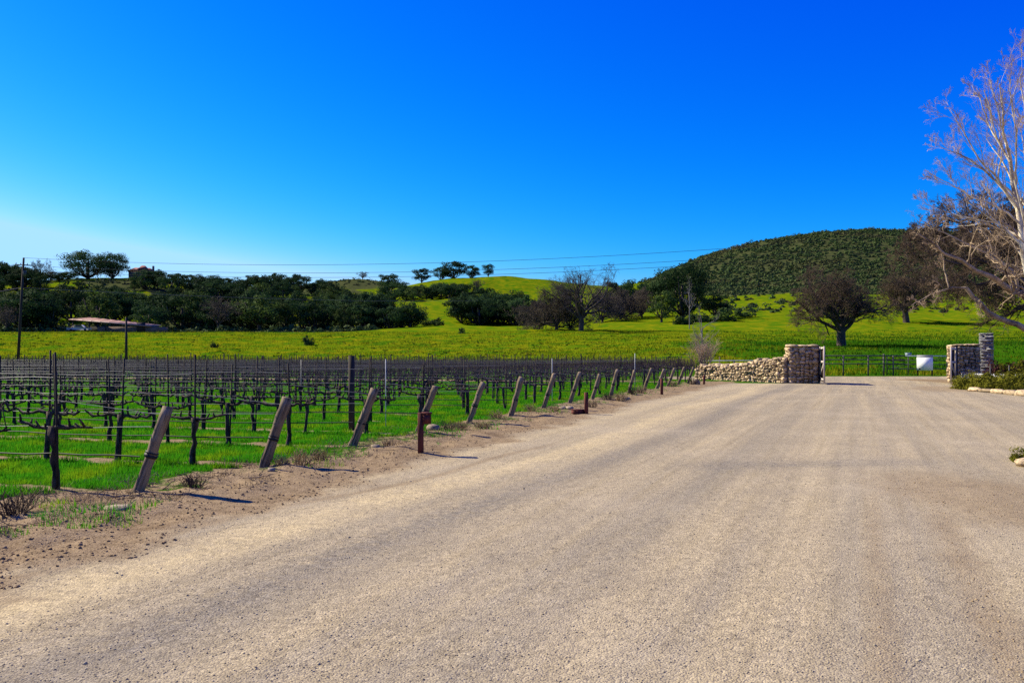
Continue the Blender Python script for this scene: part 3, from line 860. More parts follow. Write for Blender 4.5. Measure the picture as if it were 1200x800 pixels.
def stake_mesh():
    b = MB(); b.tube([(0, 0, -0.1), (0.004, 0.004, 0.8), (0, 0, 1.62)], [0.016, 0.015, 0.014], 6); return b.mesh('vine_stake', M['stake'])
STM = stake_mesh()
def wire_mesh(p0, p1, z, r, mat, sag=0.015, n=14):
    t = np.linspace(0, 1, n)
    x = p0[0] + (p1[0] - p0[0]) * t; y = p0[1] + (p1[1] - p0[1]) * t
    g = hz(x, y)
    g = np.convolve(np.pad(g, 2, 'edge'), np.ones(5) / 5, 'valid')
    zz = g + z + np.array([random.uniform(-sag, sag) for _ in t])
    b = MB(); b.tube(np.stack([x, y, zz], 1), r, 4, False); return b.mesh('trellis_wire', mat)

def wood_post_mesh(h, r, seed):
    rr = np.random.default_rng(seed)
    b = MB(); K = 9
    z = np.linspace(-0.15, h, K)
    pts = np.stack([rr.normal(0, 0.004, K), rr.normal(0, 0.004, K), z], 1)
    b.tube(pts, r * rr.uniform(.88, 1.06) * (1 + rr.normal(0, 0.035, K)), 14)
    vv = b.v[0]; vv[-14:, 2] += vv[-14:, 0] * rr.uniform(-.25, .25) + vv[-14:, 1] * rr.uniform(-.25, .25)
    vv += rr.normal(0, .003, vv.shape); return b.mesh('post', M['post'])

nv = 0
BACK = MB()
SPC = 1.26
for i, (pxp, pyp) in enumerate(POSTS):
    row = ordw(i)
    zb = h1(pxp, pyp)
    # end post leaning outwards, away from its row
    e = empty('end_post', (pxp, pyp, zb))
    lean = math.radians(18.5 + random.uniform(-4, 4))
    e.rotation_euler = (random.uniform(-0.03, 0.03), lean, 0)
    tag(e, f'leaning weathered wooden end post of the {row} vine row from the camera', 'post', 'leaning end posts along the road')
    hp = 1.03 + random.uniform(-0.08, 0.08)
    link('shaft', wood_post_mesh(hp, 0.072, 50 + i), e)
    b = MB(); b.tube([(0, 0, 0.42), (0, 0, 0.455)], 0.078, 14); b.tube([(0, 0, 0.47), (0, 0, 0.485)], 0.077, 14)
    link('wire_wrap', b.mesh('wire_wrap', M['hose']), e)
    # row
    xl = -0.73 * (pyp + 0.25 * pxp)
    Lr = (pxp - xl) / -ROWDIR[0]
    k = int((Lr - 0.35) / SPC) + 1
    for j in range(k):
        dpos = 1.22 + j * SPC + random.uniform(-0.06, 0.06)
        x = pxp + ROWDIR[0] * dpos; y = pyp + ROWDIR[1] * dpos
        z = h1(x, y)
        lab = f'bare vine, {ordw(j)} from the road in the {row} row from the camera'
        if i < 7:
            tm, am = VV[random.randrange(7)]
            v = empty('grapevine', (x, y, z), ROWANG + math.pi * random.randrange(2))
            link('trunk', tm, v)
            for a in am: link('cordon_arm', a, v)
        else:
            v = link('grapevine', random.choice(VM1m if i < 11 else VM2m), None, (x, y, z), (0, 0, ROWANG + math.pi * random.randrange(2)))
        sc = random.uniform(0.92, 1.06); v.scale = (1, 1, sc)
        tag(v, lab, 'grapevine', 'bare grapevines in the trellis rows'); nv += 1
        # its stake
        if not (i == 3 and j == 1):
            st = link('vine_stake', STM, None, (x + 0.05, y - 0.05, z), (random.gauss(0, 0.022), random.gauss(0, 0.022), 0), (1, 1, random.uniform(0.86, 1.06)))
            tag(st, f'thin dark stake at the {ordw(j)} vine from the road, {row} row from the camera', 'stake', 'thin stakes along the vine rows')
    # wires
    pe = (pxp + ROWDIR[0] * (Lr + 3), pyp + ROWDIR[1] * (Lr + 3))
    top = np.array([pxp + math.sin(lean) * hp * 0.85, pyp])
    wk = 1.0 if i < 6 else 0.75
    for z, r_, mat, nm, what in ((0.42, 0.009, 'hose', 'drip_hose', 'black drip hose'), (0.76, 0.0042, 'wire', 'trellis_wire', 'cordon wire'), (1.06, 0.0036, 'wire', 'trellis_wire', 'middle catch wire'), (1.34, 0.0036, 'wire', 'trellis_wire', 'top catch wire')):
        st_ = 0.15 if z < 0.5 else (0.0 if z < 0.8 else 1.2)
        p0 = (pxp + ROWDIR[0] * st_ + 0.14 * (z > 0.1) * (z < 0.8), pyp + ROWDIR[1] * st_)
        o = link(nm, wire_mesh(p0, pe, z, r_ * wk, M[mat]))
        tag(o, f'{what} of the {row} vine row from the camera', 'hose' if mat == 'hose' else 'wire', 'wires and hoses of the vine rows')
    # guy wire from post top down its row
    b = MB(); b.tube([(pxp + math.sin(lean) * hp * .9, pyp, zb + math.cos(lean) * hp * .9), (pxp + ROWDIR[0] * 1.22, pyp + ROWDIR[1] * 1.22, zb + 1.06)], 0.0036, 4, False)
    tag(link('brace_wire', b.mesh('brace_wire', M['wire'])), f'short wire from the leaning end post to the first vine, {row} row from the camera', 'wire', 'brace wires at the end posts')

# heavier line posts and white pipes standing in the rows
for (px, D, h, kind, lab) in ((412, 18.6, 1.62, 'w', 'thick dark wooden line post between the third and fourth leaning end posts'),
                              (452, 19.4, 1.55, 'm', 'thin white metal stake right of the thick dark line post'),
                              (647, 30.5, 1.55, 'm', 'thin white metal stake above the seventh leaning end post'),
                              (744, 41.5, 1.75, 'm', 'thin white metal stake above the twelfth leaning end post'),
                              (353, 27.0, 1.5, 'm', 'thin pale metal stake left of the thick dark line post')):
    x, y, z = at(px, D)
    if kind == 'w':
        b = MB(); b.tube([(0, 0, -0.1), (0, 0, h)], 0.068, 12); o = link('line_post', b.mesh('line_post', M['pole']), None, (x, y, z)); tag(o, lab, 'post')
    else:
        b = MB(); b.tube([(0, 0, -0.1), (0, 0, h)], 0.004 + D * .0003, 8); o = link('metal_stake', b.mesh('metal_stake', M['white_metal']), None, (x, y, z)); tag(o, lab, 'stake')

# the far block: too many and too small to count
def far_block():
    r = np.random.default_rng(77)
    tb = MB()
    base_c = (POSTS[-1] - POSTS[0]) @ ROWN
    for k in range(11):
        cc = base_c + 5.2 + k * 2.6
        p0 = POSTS[0] + ROWN * cc
        # start of the row: behind the stone wall
        t0 = -10.2 - 0.2 * k
        p = p0 + ROWDIR * t0
        # move the start to the wall line
        n = 66
        for j in range(n):
            q = p + ROWDIR * (j * 1.2 + r.uniform(-.1, .1))
            if q[0] > 12.3 + 0.4 * k - max(0, (q[1] - 57)) * 0.45 * (q[1] < 58): continue
            px = proj(q[0], q[1])
            if px < -40: break
            vm = VM2[r.integers(6)]
            s = 1 if r.random() < .5 else -1
            ca, sa = math.cos(ROWANG) * s, math.sin(ROWANG) * s
            V_ = np.concatenate(vm.v); V_ = V_ * (1.0, 1.0, r.uniform(.95, 1.12))
            V2 = np.stack([V_[:, 0] * ca - V_[:, 1] * sa + q[0], V_[:, 0] * sa + V_[:, 1] * ca + q[1], V_[:, 2] + h1(q[0], q[1])], 1)
            tb.add(V2, np.concatenate(vm.q), np.concatenate(vm.t))
    o = link('far_grapevines', tb.mesh('far_grapevines', M['cane'])); tag(o, 'dense purple-brown bare vines filling the far rows of the vineyard', 'grapevines', None, 'stuff')
    # stakes of the far block as one mass
    tb = MB()
    for k in range(11):
        cc = base_c + 5.2 + k * 2.6
        p = POSTS[0] + ROWN * cc + ROWDIR * (-10.2 - 0.2 * k)
        for j in range(30):
            q = p + ROWDIR * (j * 3.4 + r.uniform(-.1, .1))
            if q[0] > 12.3 or proj(q[0], q[1]) < -40: continue
            z = h1(q[0], q[1])
            tb.tube([(q[0], q[1], z), (q[0] + r.normal(0, .02), q[1], z + r.uniform(1.5, 1.75))], 0.022, 4, False)
    o = link('far_stakes', tb.mesh('far_stakes', M['stake'])); tag(o, 'dark stakes standing above the far vine rows', 'stakes', None, 'stuff')
far_block()

# ------------------------------------------------------------------ bushes, trees
def rot_quads(c, size, r, tri=False, nrm=None):
    n = len(c)
    a = norm(r.normal(0, 1, (n, 3)))
    if nrm is not None: a = norm(nrm + a * 0.55)
    t = norm(np.cross(a, r.normal(0, 1, (n, 3)))); b = np.cross(a, t)
    s = (size * r.uniform(0.6, 1.4, n))[:, None]
    if tri:
        v = np.stack([c - t * s * .5, c + t * s * .5, c + b * s], 1)
        return v.reshape(-1, 3), np.arange(n * 3).reshape(n, 3)
    v = np.stack([c - t * s * .5 - b * s * .28, c + t * s * .15 - b * s * .36, c + t * s * .5 + b * s * .2, c - t * s * .1 + b * s * .42], 1)
    return v.reshape(-1, 3), np.arange(n * 4).reshape(n, 4)

def crown_points(r, rx, ry, rz, nclump, per, cl=0.34, flat=0.0):
    """leaf centres in clumps spread through an uneven ellipsoid"""
    cs = []
    for i in range(nclump):
        d = norm(r.normal(0, 1, 3)); d[2] = d[2] * (1 - flat) + flat * abs(d[2])
        rad = r.uniform(0.35, 1.0) ** 0.6
        cs.append(d * rad * np.array([rx, ry, rz]) * r.uniform(0.75, 1.02))
    cs = np.array(cs)
    out = []; nr = []
    for c in cs:
        k = int(per * r.uniform(0.6, 1.3)); sz = cl * r.uniform(0.6, 1.25)
        d = norm(r.normal(0, 1, (k, 3))) * (r.uniform(0.45, 1.0, (k, 1)))
        out.append(c + d * np.array([rx, ry, rz * 0.8]) * sz); nr.append(norm(norm(d) + 0.6 * norm(c / np.array([rx, ry, rz]))))
    return np.concatenate(out), np.concatenate(nr)

def evergreen(seed, h=10.0, w=10.0, nclump=34, per=95, leaf=0.42, trunk=0.30, mat='oak'):
    """returns trunk mesh, crown mesh; base at 0"""
    r = np.random.default_rng(seed)
    ch = h * (1 - trunk * 0.55)
    c, nn = crown_points(r, w / 2, w / 2 * 0.9, ch / 2, nclump, per)
    zc = h - ch / 2
    c[:, 2] = c[:, 2] * 0.92 + zc
    c[:, 2] = np.maximum(c[:, 2], h * trunk * 0.35 + r.uniform(0, 0.5, len(c)))
    c[:, 2] *= h / c[:, 2].max()
    c[:, :2] *= (w / 2) / np.percentile(np.hypot(c[:, 0], c[:, 1]), 98)
    v, q = rot_quads(c, leaf, r, nrm=nn)
    crown = mesh_np('crown', v, q, M[mat])
    b = MB()
    b.tube([(0, 0, -0.4), (0.1, 0, h * trunk * 0.5), (0.05, 0.1, h * trunk), (0.1, 0.05, h * 0.6)], [w * .05, w * .038, w * .032, w * .018], 8)
    for k in range(7):
        a = k * 0.9 + r.uniform(0, .5)
        rr = w * r.uniform(.22, .42)
        b.tube([(0.05, 0.05, h * trunk * r.uniform(.6, 1.1)), (math.cos(a) * rr * .5, math.sin(a) * rr * .5, h * (trunk + .14)), (math.cos(a) * rr, math.sin(a) * rr, h * r.uniform(.5, .8))], [w * .022, w * .014, w * .005], 5)
    return b.mesh('trunk', M['bark']), crown

EV = [evergreen(i * 7 + 1, 10, w, nc, 125, 0.40, tr) for i, (w, nc, tr) in enumerate(((11, 36, .10), (10, 30, .13), (12.5, 40, .08), (9, 28, .15), (11, 34, .07)))]
EVL = [evergreen(i * 11 + 401, 10, w, nc, 130, 0.42, tr) for i, (w, nc, tr) in enumerate(((12, 40, .03), (13.5, 44, .02), (11, 36, .04)))]
EVO = [evergreen(i * 7 + 91, 10, w, nc, 84, 0.46, tr, mat='oak2') for i, (w, nc, tr) in enumerate(((10, 30, .15), (11.5, 34, .2)))]
EVD = evergreen(333, 10, 13, 64, 150, 0.30, 0.06)      # fuller one for trees that show larger
def put_tree(name, loc, h, wscale, proto, label, group=None, cat='tree'):
    o = empty(name, loc, random.uniform(0, 6.28))
    link('trunk', proto[0], o); link('crown', proto[1], o)
    s = h / 10.0
    o.scale = (s * wscale, s * wscale, s)
    tag(o, label, cat, group)
    return o

# --- left wood
sky_px = [-60, 0, 12, 30, 45, 60, 75, 90, 145, 160, 185, 205, 225, 245, 265, 285, 300, 318, 330, 350, 365, 390, 402, 420, 440]
sky_y = [304, 304, 308, 313, 316, 320, 319, 318, 323, 328, 328, 318, 322, 321, 327, 326, 322, 320, 320, 322, 328, 328, 336, 348, 356]
WOODLAB = 'dark evergreen oak packed into the wood on the left hillside'
px = -35; nsky = -1
while px < 412:
    ty = np.interp(px, sky_px, sky_y) + random.uniform(-2, 3)
    D = 388 + random.uniform(-10, 6)
    x, y, z = at(px, D, 0.3)
    by = HOR - (z - CAMZ) / D * FPX
    if not 84 < px < 158:
        nsky += 1
        hh = max((by - ty) * D / FPX, 4.0)
        put_tree('oak_tree', (x, y, z), hh, random.uniform(0.9, 1.3) * (1.0 if hh > 6 else 1.5), random.choice(EV), f'dark oak on the skyline of the left wood, {ordw(nsky)} from the left', 'oaks in the wood on the left hillside')
    px += random.uniform(9, 14)
for (D0, hmin, hmax, step) in ((350, 6, 10.5, 15), (312, 6, 11, 17), (278, 6, 12, 18), (252, 7, 12.5, 18)):
    px = -40 + random.uniform(0, 10); nfr = -1
    while px < 418 + (400 - D0) * 0.2:
        D = D0 + random.uniform(-9, 9)
        x, y, z = at(px, D, 0.3)
        hh = random.uniform(hmin, hmax)
        skip = (D0 == 350 and (62 < px < 82 or 95 < px < 150)) or (D0 == 312 and 348 < px < 374) or (D0 == 252 and 60 < px < 200 and random.random() < .6) or (D0 == 350 and 348 < px < 370)
        if D0 == 350 and 80 < px < 160: hh = min(hh, 5.0)
        if px > 330: hh *= 0.95
        if not skip:
            nfr += 1
            put_tree('oak_tree', (x, y, z), hh, random.uniform(0.8, 1.25), random.choice(EV + EVL + (EVO * 3 if random.random() < .5 else [])), WOODLAB if D0 != 252 else f'dark oak on the front edge of the left wood, {ordw(nfr)} from the left', 'oaks in the wood on the left hillside')
        px += step * random.uniform(0.75, 1.2)
# big oaks on the hilltop
for (px, ty, w, lab, pr) in ((103, 293.5, 1.5, 'large spreading oak on the left hilltop, nearer the pole of two', EVD), (132, 295, 1.0, 'large oak on the left hilltop beside the red roofed house', EVD)):
    D = 385; x, y, z = at(px, D, 0.2); by = HOR - (z - CAMZ) / D * FPX
    put_tree('oak_tree', (x, y, z), (by - ty) * D / FPX, w, pr, lab)
# --- middle groves
G1 = 'oaks in the dark groves on the middle hillside'
for (px, by, hpx, w, lab) in (
    (494, 327, 17, 1.15, 'round oak at the left end of the hilltop row'), (516, 328, 15, 1.0, 'small oak second from left in the hilltop row'),
    (531, 327, 19, 1.3, 'broad tall oak in the middle of the hilltop row'), (552, 327, 15, 1.1, 'low oak right of the broad one in the hilltop row'),
    (572, 325.5, 15, 1.05, 'lone oak at the right end of the hilltop row')):
    D = 492; x, y, z = at(px, D, 0.2)
    put_tree('oak_tree', (x, y, z - .4), hpx * 1.12 * D / FPX, w * (1.05 if px != 572 else .85), EV[1] if px in (572, 494) else random.choice(EVL), lab)
for (px, D, hpx, w, lab) in ((457, 470, 21, 1.2, 'round oak on the saddle above the leftmost grove'), (462, 405, 25, 1.35, 'oak with a clear trunk below the saddle')):
    x, y, z = at(px, D, 0.2); put_tree('oak_tree', (x, y, z), hpx * D / FPX, w, EVL[0], lab)
GL = ['dark oak in the long grove under the hilltop row', 'dark oak at the front of the large middle grove', 'dark oak at the right end of the left wood',
      'dark oak in the small clump right of the left wood', 'dark oak on the slope between the left wood and the saddle', 'dark oak at the back of the large middle grove', 'low dark oak between the large grove and the leftmost bare tree']
for (px0, px1, D0, h0, h1_, n), gl in zip(((474, 552, 395, 15, 20, 10), (538, 622, 285, 26, 36, 12), (405, 448, 262, 26, 36, 6), (452, 488, 255, 24, 32, 5), (428, 452, 330, 22, 28, 4), (552, 606, 330, 26, 30, 6), (596, 640, 300, 20, 26, 5)), GL):
    for k in range(n):
        px = px0 + (px1 - px0) * (k + 0.5) / n + random.uniform(-3, 3); D = D0 + random.uniform(-12, 12)
        x, y, z = at(px, D, 0.3)
        put_tree('oak_tree', (x, y, z), random.uniform(h0, h1_) * D / FPX, random.uniform(1.0, 1.35), random.choice(EVL + EVL + EVO[:1]), gl + f', {ORD[k]} from left', G1)
# big live oak right of centre with its lighter neighbours
x, y, z = at(800, 262, 0.3); put_tree('oak_tree', (x, y, z), 17.5, 1.0, EVD, 'very large dark oak at the foot of the scrub hill').scale = (1.5, 1.5, 1.78)
x, y, z = at(838, 268, 0.3); put_tree('oak_tree', (x, y, z), 8.5, 1.3, EV[0], 'low dark oak right of the very large dark oak')
x, y, z = at(775, 250, 0.3); put_tree('oak_tree', (x, y, z), 9.5, 1.0, EVO[0], 'olive green tree leaning on the left of the very large dark oak')
x, y, z = at(742, 345, 0.3); put_tree('oak_tree', (x, y, z), 12.5, 1.1, EV[2], 'dark oak on the ridge behind the bare trees')
x, y, z = at(722, 350, 0.3); put_tree('oak_tree', (x, y, z), 11.5, 1.1, EV[4], 'dark oak on the ridge left of its twin behind the bare trees')

# ------------------------------------------------------------------ bushes (prototype and copies)
def bush_mesh(seed, rx, rz, nclump, per, leaf, mat):
    r = np.random.default_rng(seed)
    c, nn = crown_points(r, rx, rx, rz, nclump, per, 0.4, 0.7)
    c[:, 2] = np.abs(c[:, 2]) * 0.95 + 0.02
    c[:, 2] *= rz / c[:, 2].max(); c[:, :2] *= rx / np.percentile(np.hypot(c[:, 0], c[:, 1]), 97)
    v, q = rot_quads(c, leaf, r, nrm=nn)
    return mesh_np('bush', v, q, M[mat])
BU = [bush_mesh(500 + i, 1.0, 1.0, 14, 60, 0.17, 'oak2') for i in range(3)]
for (px, py, w, h, m, lab) in ((361, 404, 1.25, 2.0, 0, 'round green bush alone in the left meadow'), (252, 407, 0.8, 1.3, 1, 'small dark green bush left of the round bush in the meadow'),
                               (541, 391, 1.0, 1.5, 2, 'small bush at the top edge of the meadow below the groves'), (507, 381, 4.2, 2.6, 0, 'low spreading brown-green bush below the middle grove'),
                               (820, 377, 4.2, 3.6, 1, 'dense dark bush at the left of those under the very large oak'), (845, 376, 4.6, 3.9, 2, 'dense bush in the middle of those under the very large oak'),
                               (800, 380, 3.2, 2.8, 0, 'low dark bush behind the pale thin tree'),
                               (870, 371, 4.0, 2.6, 0, 'dense bush at the right of those under the very large oak'), (748, 362, 2.4, 1.8, 1, 'small bush on the grass left of the very large oak'),
                               (730, 360, 2.6, 2.2, 2, 'small bush between the bare trees and the very large oak'), (692, 377, 1.0, 1.0, 2, 'tiny bush on the grass right of the big bare oak')):
    x, y, z = hit(px, py)
    o = link('bush', BU[m], None, (x, y, z - 0.1), (0, 0, random.uniform(0, 6)), (w, w, h))
    tag(o, lab, 'bush')

# scrub over the right hill and far hills: a mass
def chaparral():
    r = np.random.default_rng(91)
    protos = []
    for i in range(5):
        c, nn = crown_points(r, 1.0, 1.0, 0.95, 8, 13, 0.5, 0.6); c[:, 2] = np.abs(c[:, 2])
        protos.append((c, nn))
    V_, NN = [], []; n = 0
    cnt = 0
    P = []
    while cnt < 10500:
        px = r.uniform(700, 1330, 4000); D = 380 + (760 - 380) * r.random(4000) ** 0.8
        x = (px - 600) / FPX * D
        f = region_fields(x, D)
        ok = (f['scrub'] > r.uniform(0.35, 0.9, 4000)) & (px > 715)
        for a, b_ in zip(x[ok], D[ok]):
            P.append((a, b_)); cnt += 1
            if cnt >= 10500: break
    # sparse bushes where the scrub thins into grass
    px = r.uniform(720, 1330, 500); D = r.uniform(300, 420, 500); x = (px - 600) / FPX * D
    k = fbm(x / 30, D / 30, 3) > 0.52
    P += list(zip(x[k], D[k]))
    # left and far hills
    px = r.uniform(330, 480, 260); D = r.uniform(820, 960, 260); P += list(zip((px - 600) / FPX * D, D))
    # under-storey of the left wood and along the front edge
    px = r.uniform(-40, 440, 900); D = r.uniform(238, 400, 900)
    x = (px - 600) / FPX * D; k = region_fields(x, D)['scrub'] > 0.5
    P += list(zip(x[k], D[k]))
    px = r.uniform(-50, 440, 900); D = r.uniform(236, 262, 900); P += list(zip((px - 600) / FPX * D, D))
    P = np.array(P)
    Z = hz(P[:, 0], P[:, 1])
    for (x, y), z in zip(P, Z):
        c, nn = protos[r.integers(5)]; NN.append(nn)
        s = min(0.9 * math.exp(r.normal(.48, .45)), 4.0) * (0.75 if y < 400 else 1.0)
        V_.append(c * (s, s, s * r.uniform(.7, 1.1)) + (x, y, z - 0.2))
    c = np.concatenate(V_)
    v, q = rot_quads(c, 0.85, r, nrm=np.concatenate(NN))
    o = link('chaparral', mesh_np('chaparral', v, q, M['scrubleaf'])); tag(o, 'dense dark green scrub covering the right hill', 'scrub', None, 'stuff')
chaparral()
def weeds():
    r = np.random.default_rng(14); n = 1500
    D = 80 + 118 * r.random(n) ** 1.2; px = r.uniform(-40, 1300, n); x = (px - 600) / FPX * D
    f = region_fields(x, D); k = (f['field'] > .3) & (fbm(x / 9, D / 9, 3) > .5); x = x[k]; D = D[k]; Z = hz(x, D)
    c, nn = [], []
    for a, b_, z in zip(x, D, Z):
        p, q = crown_points(r, 1, 1, .6, 3, 6, .5, .6); sz = r.uniform(.15, .45)
        p[:, 2] = np.abs(p[:, 2]); c.append(p * (sz * 1.5, sz, sz) + (a, b_, z)); nn.append(q)
    v, q = rot_quads(np.concatenate(c), .22, r, nrm=np.concatenate(nn))
    tag(link('meadow_weeds', mesh_np('meadow_weeds', v, q, M['weed'])), 'dark green weeds scattered through the meadow', 'weeds', None, 'stuff')
weeds()

# ------------------------------------------------------------------ bare trees
def grow(r, P, Dn, Ln, R, K, wander, up, taper=0.35):
    n = len(P)
    pts = np.empty((n, K + 1, 3)); pts[:, 0] = P
    d = norm(Dn); rad = R[:, None] * np.linspace(1, taper, K + 1)[None]
    for k in range(K):
        pts[:, k + 1] = pts[:, k] + d * (Ln / K)[:, None]
        d = norm(d + r.normal(0, wander, (n, 3)) + np.array([0, 0, up]))
    return pts, rad
def kids(r, pts, rad, n, t0, ang, lf, Ln, rf, up=0.0):
    N_, K, _ = pts.shape
    i = np.repeat(np.arange(N_), n)
    t = np.tile((np.arange(n) + 0.5) / n, N_) * (1 - t0) + t0 + r.uniform(-.06, .06, N_ * n)
    t = np.clip(t, 0.02, 0.99) * (K - 1)
    k = np.minimum(t.astype(int), K - 2); f = (t - k)[:, None]
    P = pts[i, k] * (1 - f) + pts[i, k + 1] * f
    par = norm(pts[i, k + 1] - pts[i, k])
    rr = rad[i, k] * (1 - f[:, 0]) + rad[i, k + 1] * f[:, 0]
    side = norm(np.cross(par, r.normal(0, 1, par.shape)))
    a = np.radians(r.normal(ang, 11, len(i)))[:, None]
    d = norm(par * np.cos(a) + side * np.sin(a) + np.array([0, 0, up]))
    l = Ln[i] * lf * (1.15 - 0.55 * (t / (K - 1))) * r.uniform(0.7, 1.25, len(i))
    return P, d, l, rr * rf
def finish_bare(r, limbs, lens, trunk_mb, levels, crown_mb=None):
    """limbs: list of (pts, rad) arrays level 1; levels: list of dict"""
    crown_mb = crown_mb or MB()
    pts, rad, Ln = limbs
    for li, lv in enumerate(levels):
        P, d, l, rr = kids(r, pts, rad, lv['n'], lv.get('t0', 0.25), lv.get('ang', 42), lv['lf'], Ln, lv.get('rf', 0.55), lv.get('up', 0.1))
        rr = np.maximum(rr, lv.get('rmin', 0.004))
        K = lv.get('K', 4)
        pts, rad = grow(r, P, d, l, rr, K, lv.get('w', 0.16), lv.get('g', 0.03), lv.get('taper', 0.4))
        (trunk_mb if lv.get('trunk') else crown_mb).tubes(pts, rad, lv.get('S', 3))
        Ln = l
    return crown_mb
def bare_tree(seed, h, spread, nl, trunk_h, r0, levels, mats, wander=0.14, lang=48, up=0.05, lean=(0, 0), name='bare_tree', w0=0.05):
    r = np.random.default_rng(seed)
    tm = MB()
    K = 7
    d0 = np.array([[lean[0], lean[1], 1.0]])
    tp, tr = grow(r, np.array([[0, 0, -0.4]]), d0, np.array([trunk_h + .4]), np.array([r0]), K, w0, 0.05, 0.68)
    tr[:, 0] *= 1.35
    tm.tubes(tp, tr, 10)
    # limbs from the top part of the trunk, the leader included
    P, d, l, rr = kids(r, tp, tr, nl, 0.55, lang, 1.0, np.array([spread]), 0.62, up)
    az = np.arange(nl) * 2.4 + r.uniform(0, 1)
    a = np.radians(r.normal(lang, 13, nl))
    d = np.stack([np.cos(az) * np.sin(a), np.sin(az) * np.sin(a), np.cos(a)], 1)
    P[-2:] = tp[0, -1]
    d[-1] = norm(np.array([lean[0] + .1, lean[1], 1.0]))
    l = spread * r.uniform(0.75, 1.15, nl)
    lp, lr = grow(r, P, d, l, rr, 7, wander, up, 0.3)
    tm.tubes(lp, lr, 7)
    cm = finish_bare(r, (lp, lr, l), None, tm, levels)
    # scale so that the top is at h
    allz = max(v[:, 2].max() for v in cm.v + tm.v)
    s = h / allz
    for mb in (tm, cm): mb.v = [v * s for v in mb.v]
    return tm.mesh('trunk', M[mats[0]], True), cm.mesh('crown', M[mats[1]])
LV_OAK = [dict(n=7, lf=.55, trunk=True, S=5, K=5, w=.26, g=.02, ang=50), dict(n=6, lf=.55, S=4, K=4, w=.28, ang=50, rmin=.014), dict(n=5, lf=.6, S=3, K=3, w=.25, rmin=.010), dict(n=5, lf=.62, S=3, K=2, w=.2, rmin=.008)]
LV_OAKD = LV_OAK[:3] + [dict(n=7, lf=.66, S=3, K=2, w=.22, rmin=.011), dict(n=2, lf=.8, S=3, K=2, w=.2, rmin=.009)]
def put_bare(name, loc, pr, label, rz=0.0, sc=(1, 1, 1), group=None):
    o = empty(name, loc, rz); o.scale = sc
    link('trunk', pr[0], o); link('crown', pr[1], o)
    tag(o, label, 'tree', group); return o
BO1 = bare_tree(21, 12.3, 6.6, 13, 3.6, 0.62, LV_OAKD, ('bark', 'twig_brown'), wander=.22, lang=44)
BO2 = bare_tree(34, 16.5, 8.5, 12, 3.6, 0.55, LV_OAK, ('bark', 'twig_dark'), wander=.30, lang=54)
BO3 = bare_tree(45, 10.0, 5.4, 13, 1.2, 0.30, LV_OAKD, ('bark', 'twig_mid'), wander=.22, lang=56)
BO4 = bare_tree(58, 9.0, 4.0, 8, 2.0, 0.25, LV_OAK, ('bark', 'twig_mid'), wander=.2, lang=42)
x, y, z = hit(986, 405); put_bare('bare_oak', (x, y, z - .1), BO1, 'broad bare brown oak standing in the meadow beyond the left gate pillar', 0.6, (1.12, 1.12, 1.0))
x, y, z = at(1062, 240); put_bare('bare_oak', (x, y, z - .1), BO1, 'dark bare oak further back, right of the broad brown oak', 2.5, (1.5, 1.5, 1.32))
x, y, z = at(681, 206); put_bare('bare_oak', (x, y, z - .2), BO2, 'tall twisted bare oak at the top edge of the meadow', 1.0, (1.0, 1.0, 1.04))
for (px, D, h, lab, pr, rz) in ((652, 212, 11.5, 'bare grey-brown oak left of the tall twisted oak', BO3, 0.3), (632, 222, 8.5, 'low bare tree leftmost of those beside the tall twisted oak', BO3, 2.2),
                                (706, 262, 10.5, 'bare tree just right of the tall twisted oak', BO3, 4.0), (727, 270, 10.5, 'bare tree between the tall twisted oak and the very large dark oak', BO3, 5.1),
                                (752, 280, 10.5, 'bare olive tree touching the very large dark oak on its left', BO3, 1.4), (668, 214, 7.5, 'short dark bare tree in front of the tall twisted oak', BO3, 3.1)):
    x, y, z = at(px, D); s = h / 10.0; put_bare('bare_tree', (x, y, z - .1), pr, lab, rz, (s, s, s), 'bare trees at the top edge of the meadow')
for (px, D, h, w, lab) in ((256, 243, 11.0, 1.2, 'pale grey bare tree in front of the left wood'), (425, 930, 10, 1.5, 'small pale bare tree on the far ridge'), (535, 415, 5.5, 1.2, 'grey bare tree left on the middle hillside'),
                        (560, 425, 6.5, 1.2, 'grey bare tree right on the middle hillside'), (8, 238, 8.0, 1.1, 'brownish bare tree at the left edge before the wood'), (47, 380, 11, .8, 'thin bare tree on the skyline right of the utility pole')):
    x, y, z = at(px, D); put_bare('bare_tree', (x, y, z - .1), BO4, lab, px, (h / 9 * w, h / 9 * w, h / 9))
# thin pale tree and leaning shrub by the wall end
PT = bare_tree(71, 6.0, 1.9, 9, 4.2, 0.10, [dict(n=6, lf=.5, S=3, K=3, rmin=.012), dict(n=5, lf=.6, S=3, K=2, rmin=.008)], ('twig_grey', 'twig_grey'), wander=.12, lang=48, w0=.04)
x, y, z = at(808, 215); put_bare('bare_tree', (x, y, z - .1), PT, 'thin pale bare tree before the dark bushes under the very large oak', 0, (1.4, 1.4, 2.3))
x, y, z = at(833, 66.5)
SHB = bare_tree(83, 3.4, 1.9, 14, 0.9, 0.09, [dict(n=7, lf=.6, S=3, K=3, rmin=.007, up=.5), dict(n=6, lf=.6, S=3, K=2, rmin=.006, up=.4), dict(n=4, lf=.6, S=3, K=2, rmin=.005)], ('twig_grey', 'pale_twig'), wander=.12, lang=34, lean=(-.25, 0), up=.1)
put_bare('bare_shrub', at(826, 62.5), SHB, 'twiggy bare shrub fanning up behind the left end of the stone wall', 0.4, (1.1, 1.0, 1.0))
put_bare('bare_tree', at(823, 64.5), PT, 'thin pale sapling rising out of the bare shrub by the wall', 2.0, (.75, .75, .95))

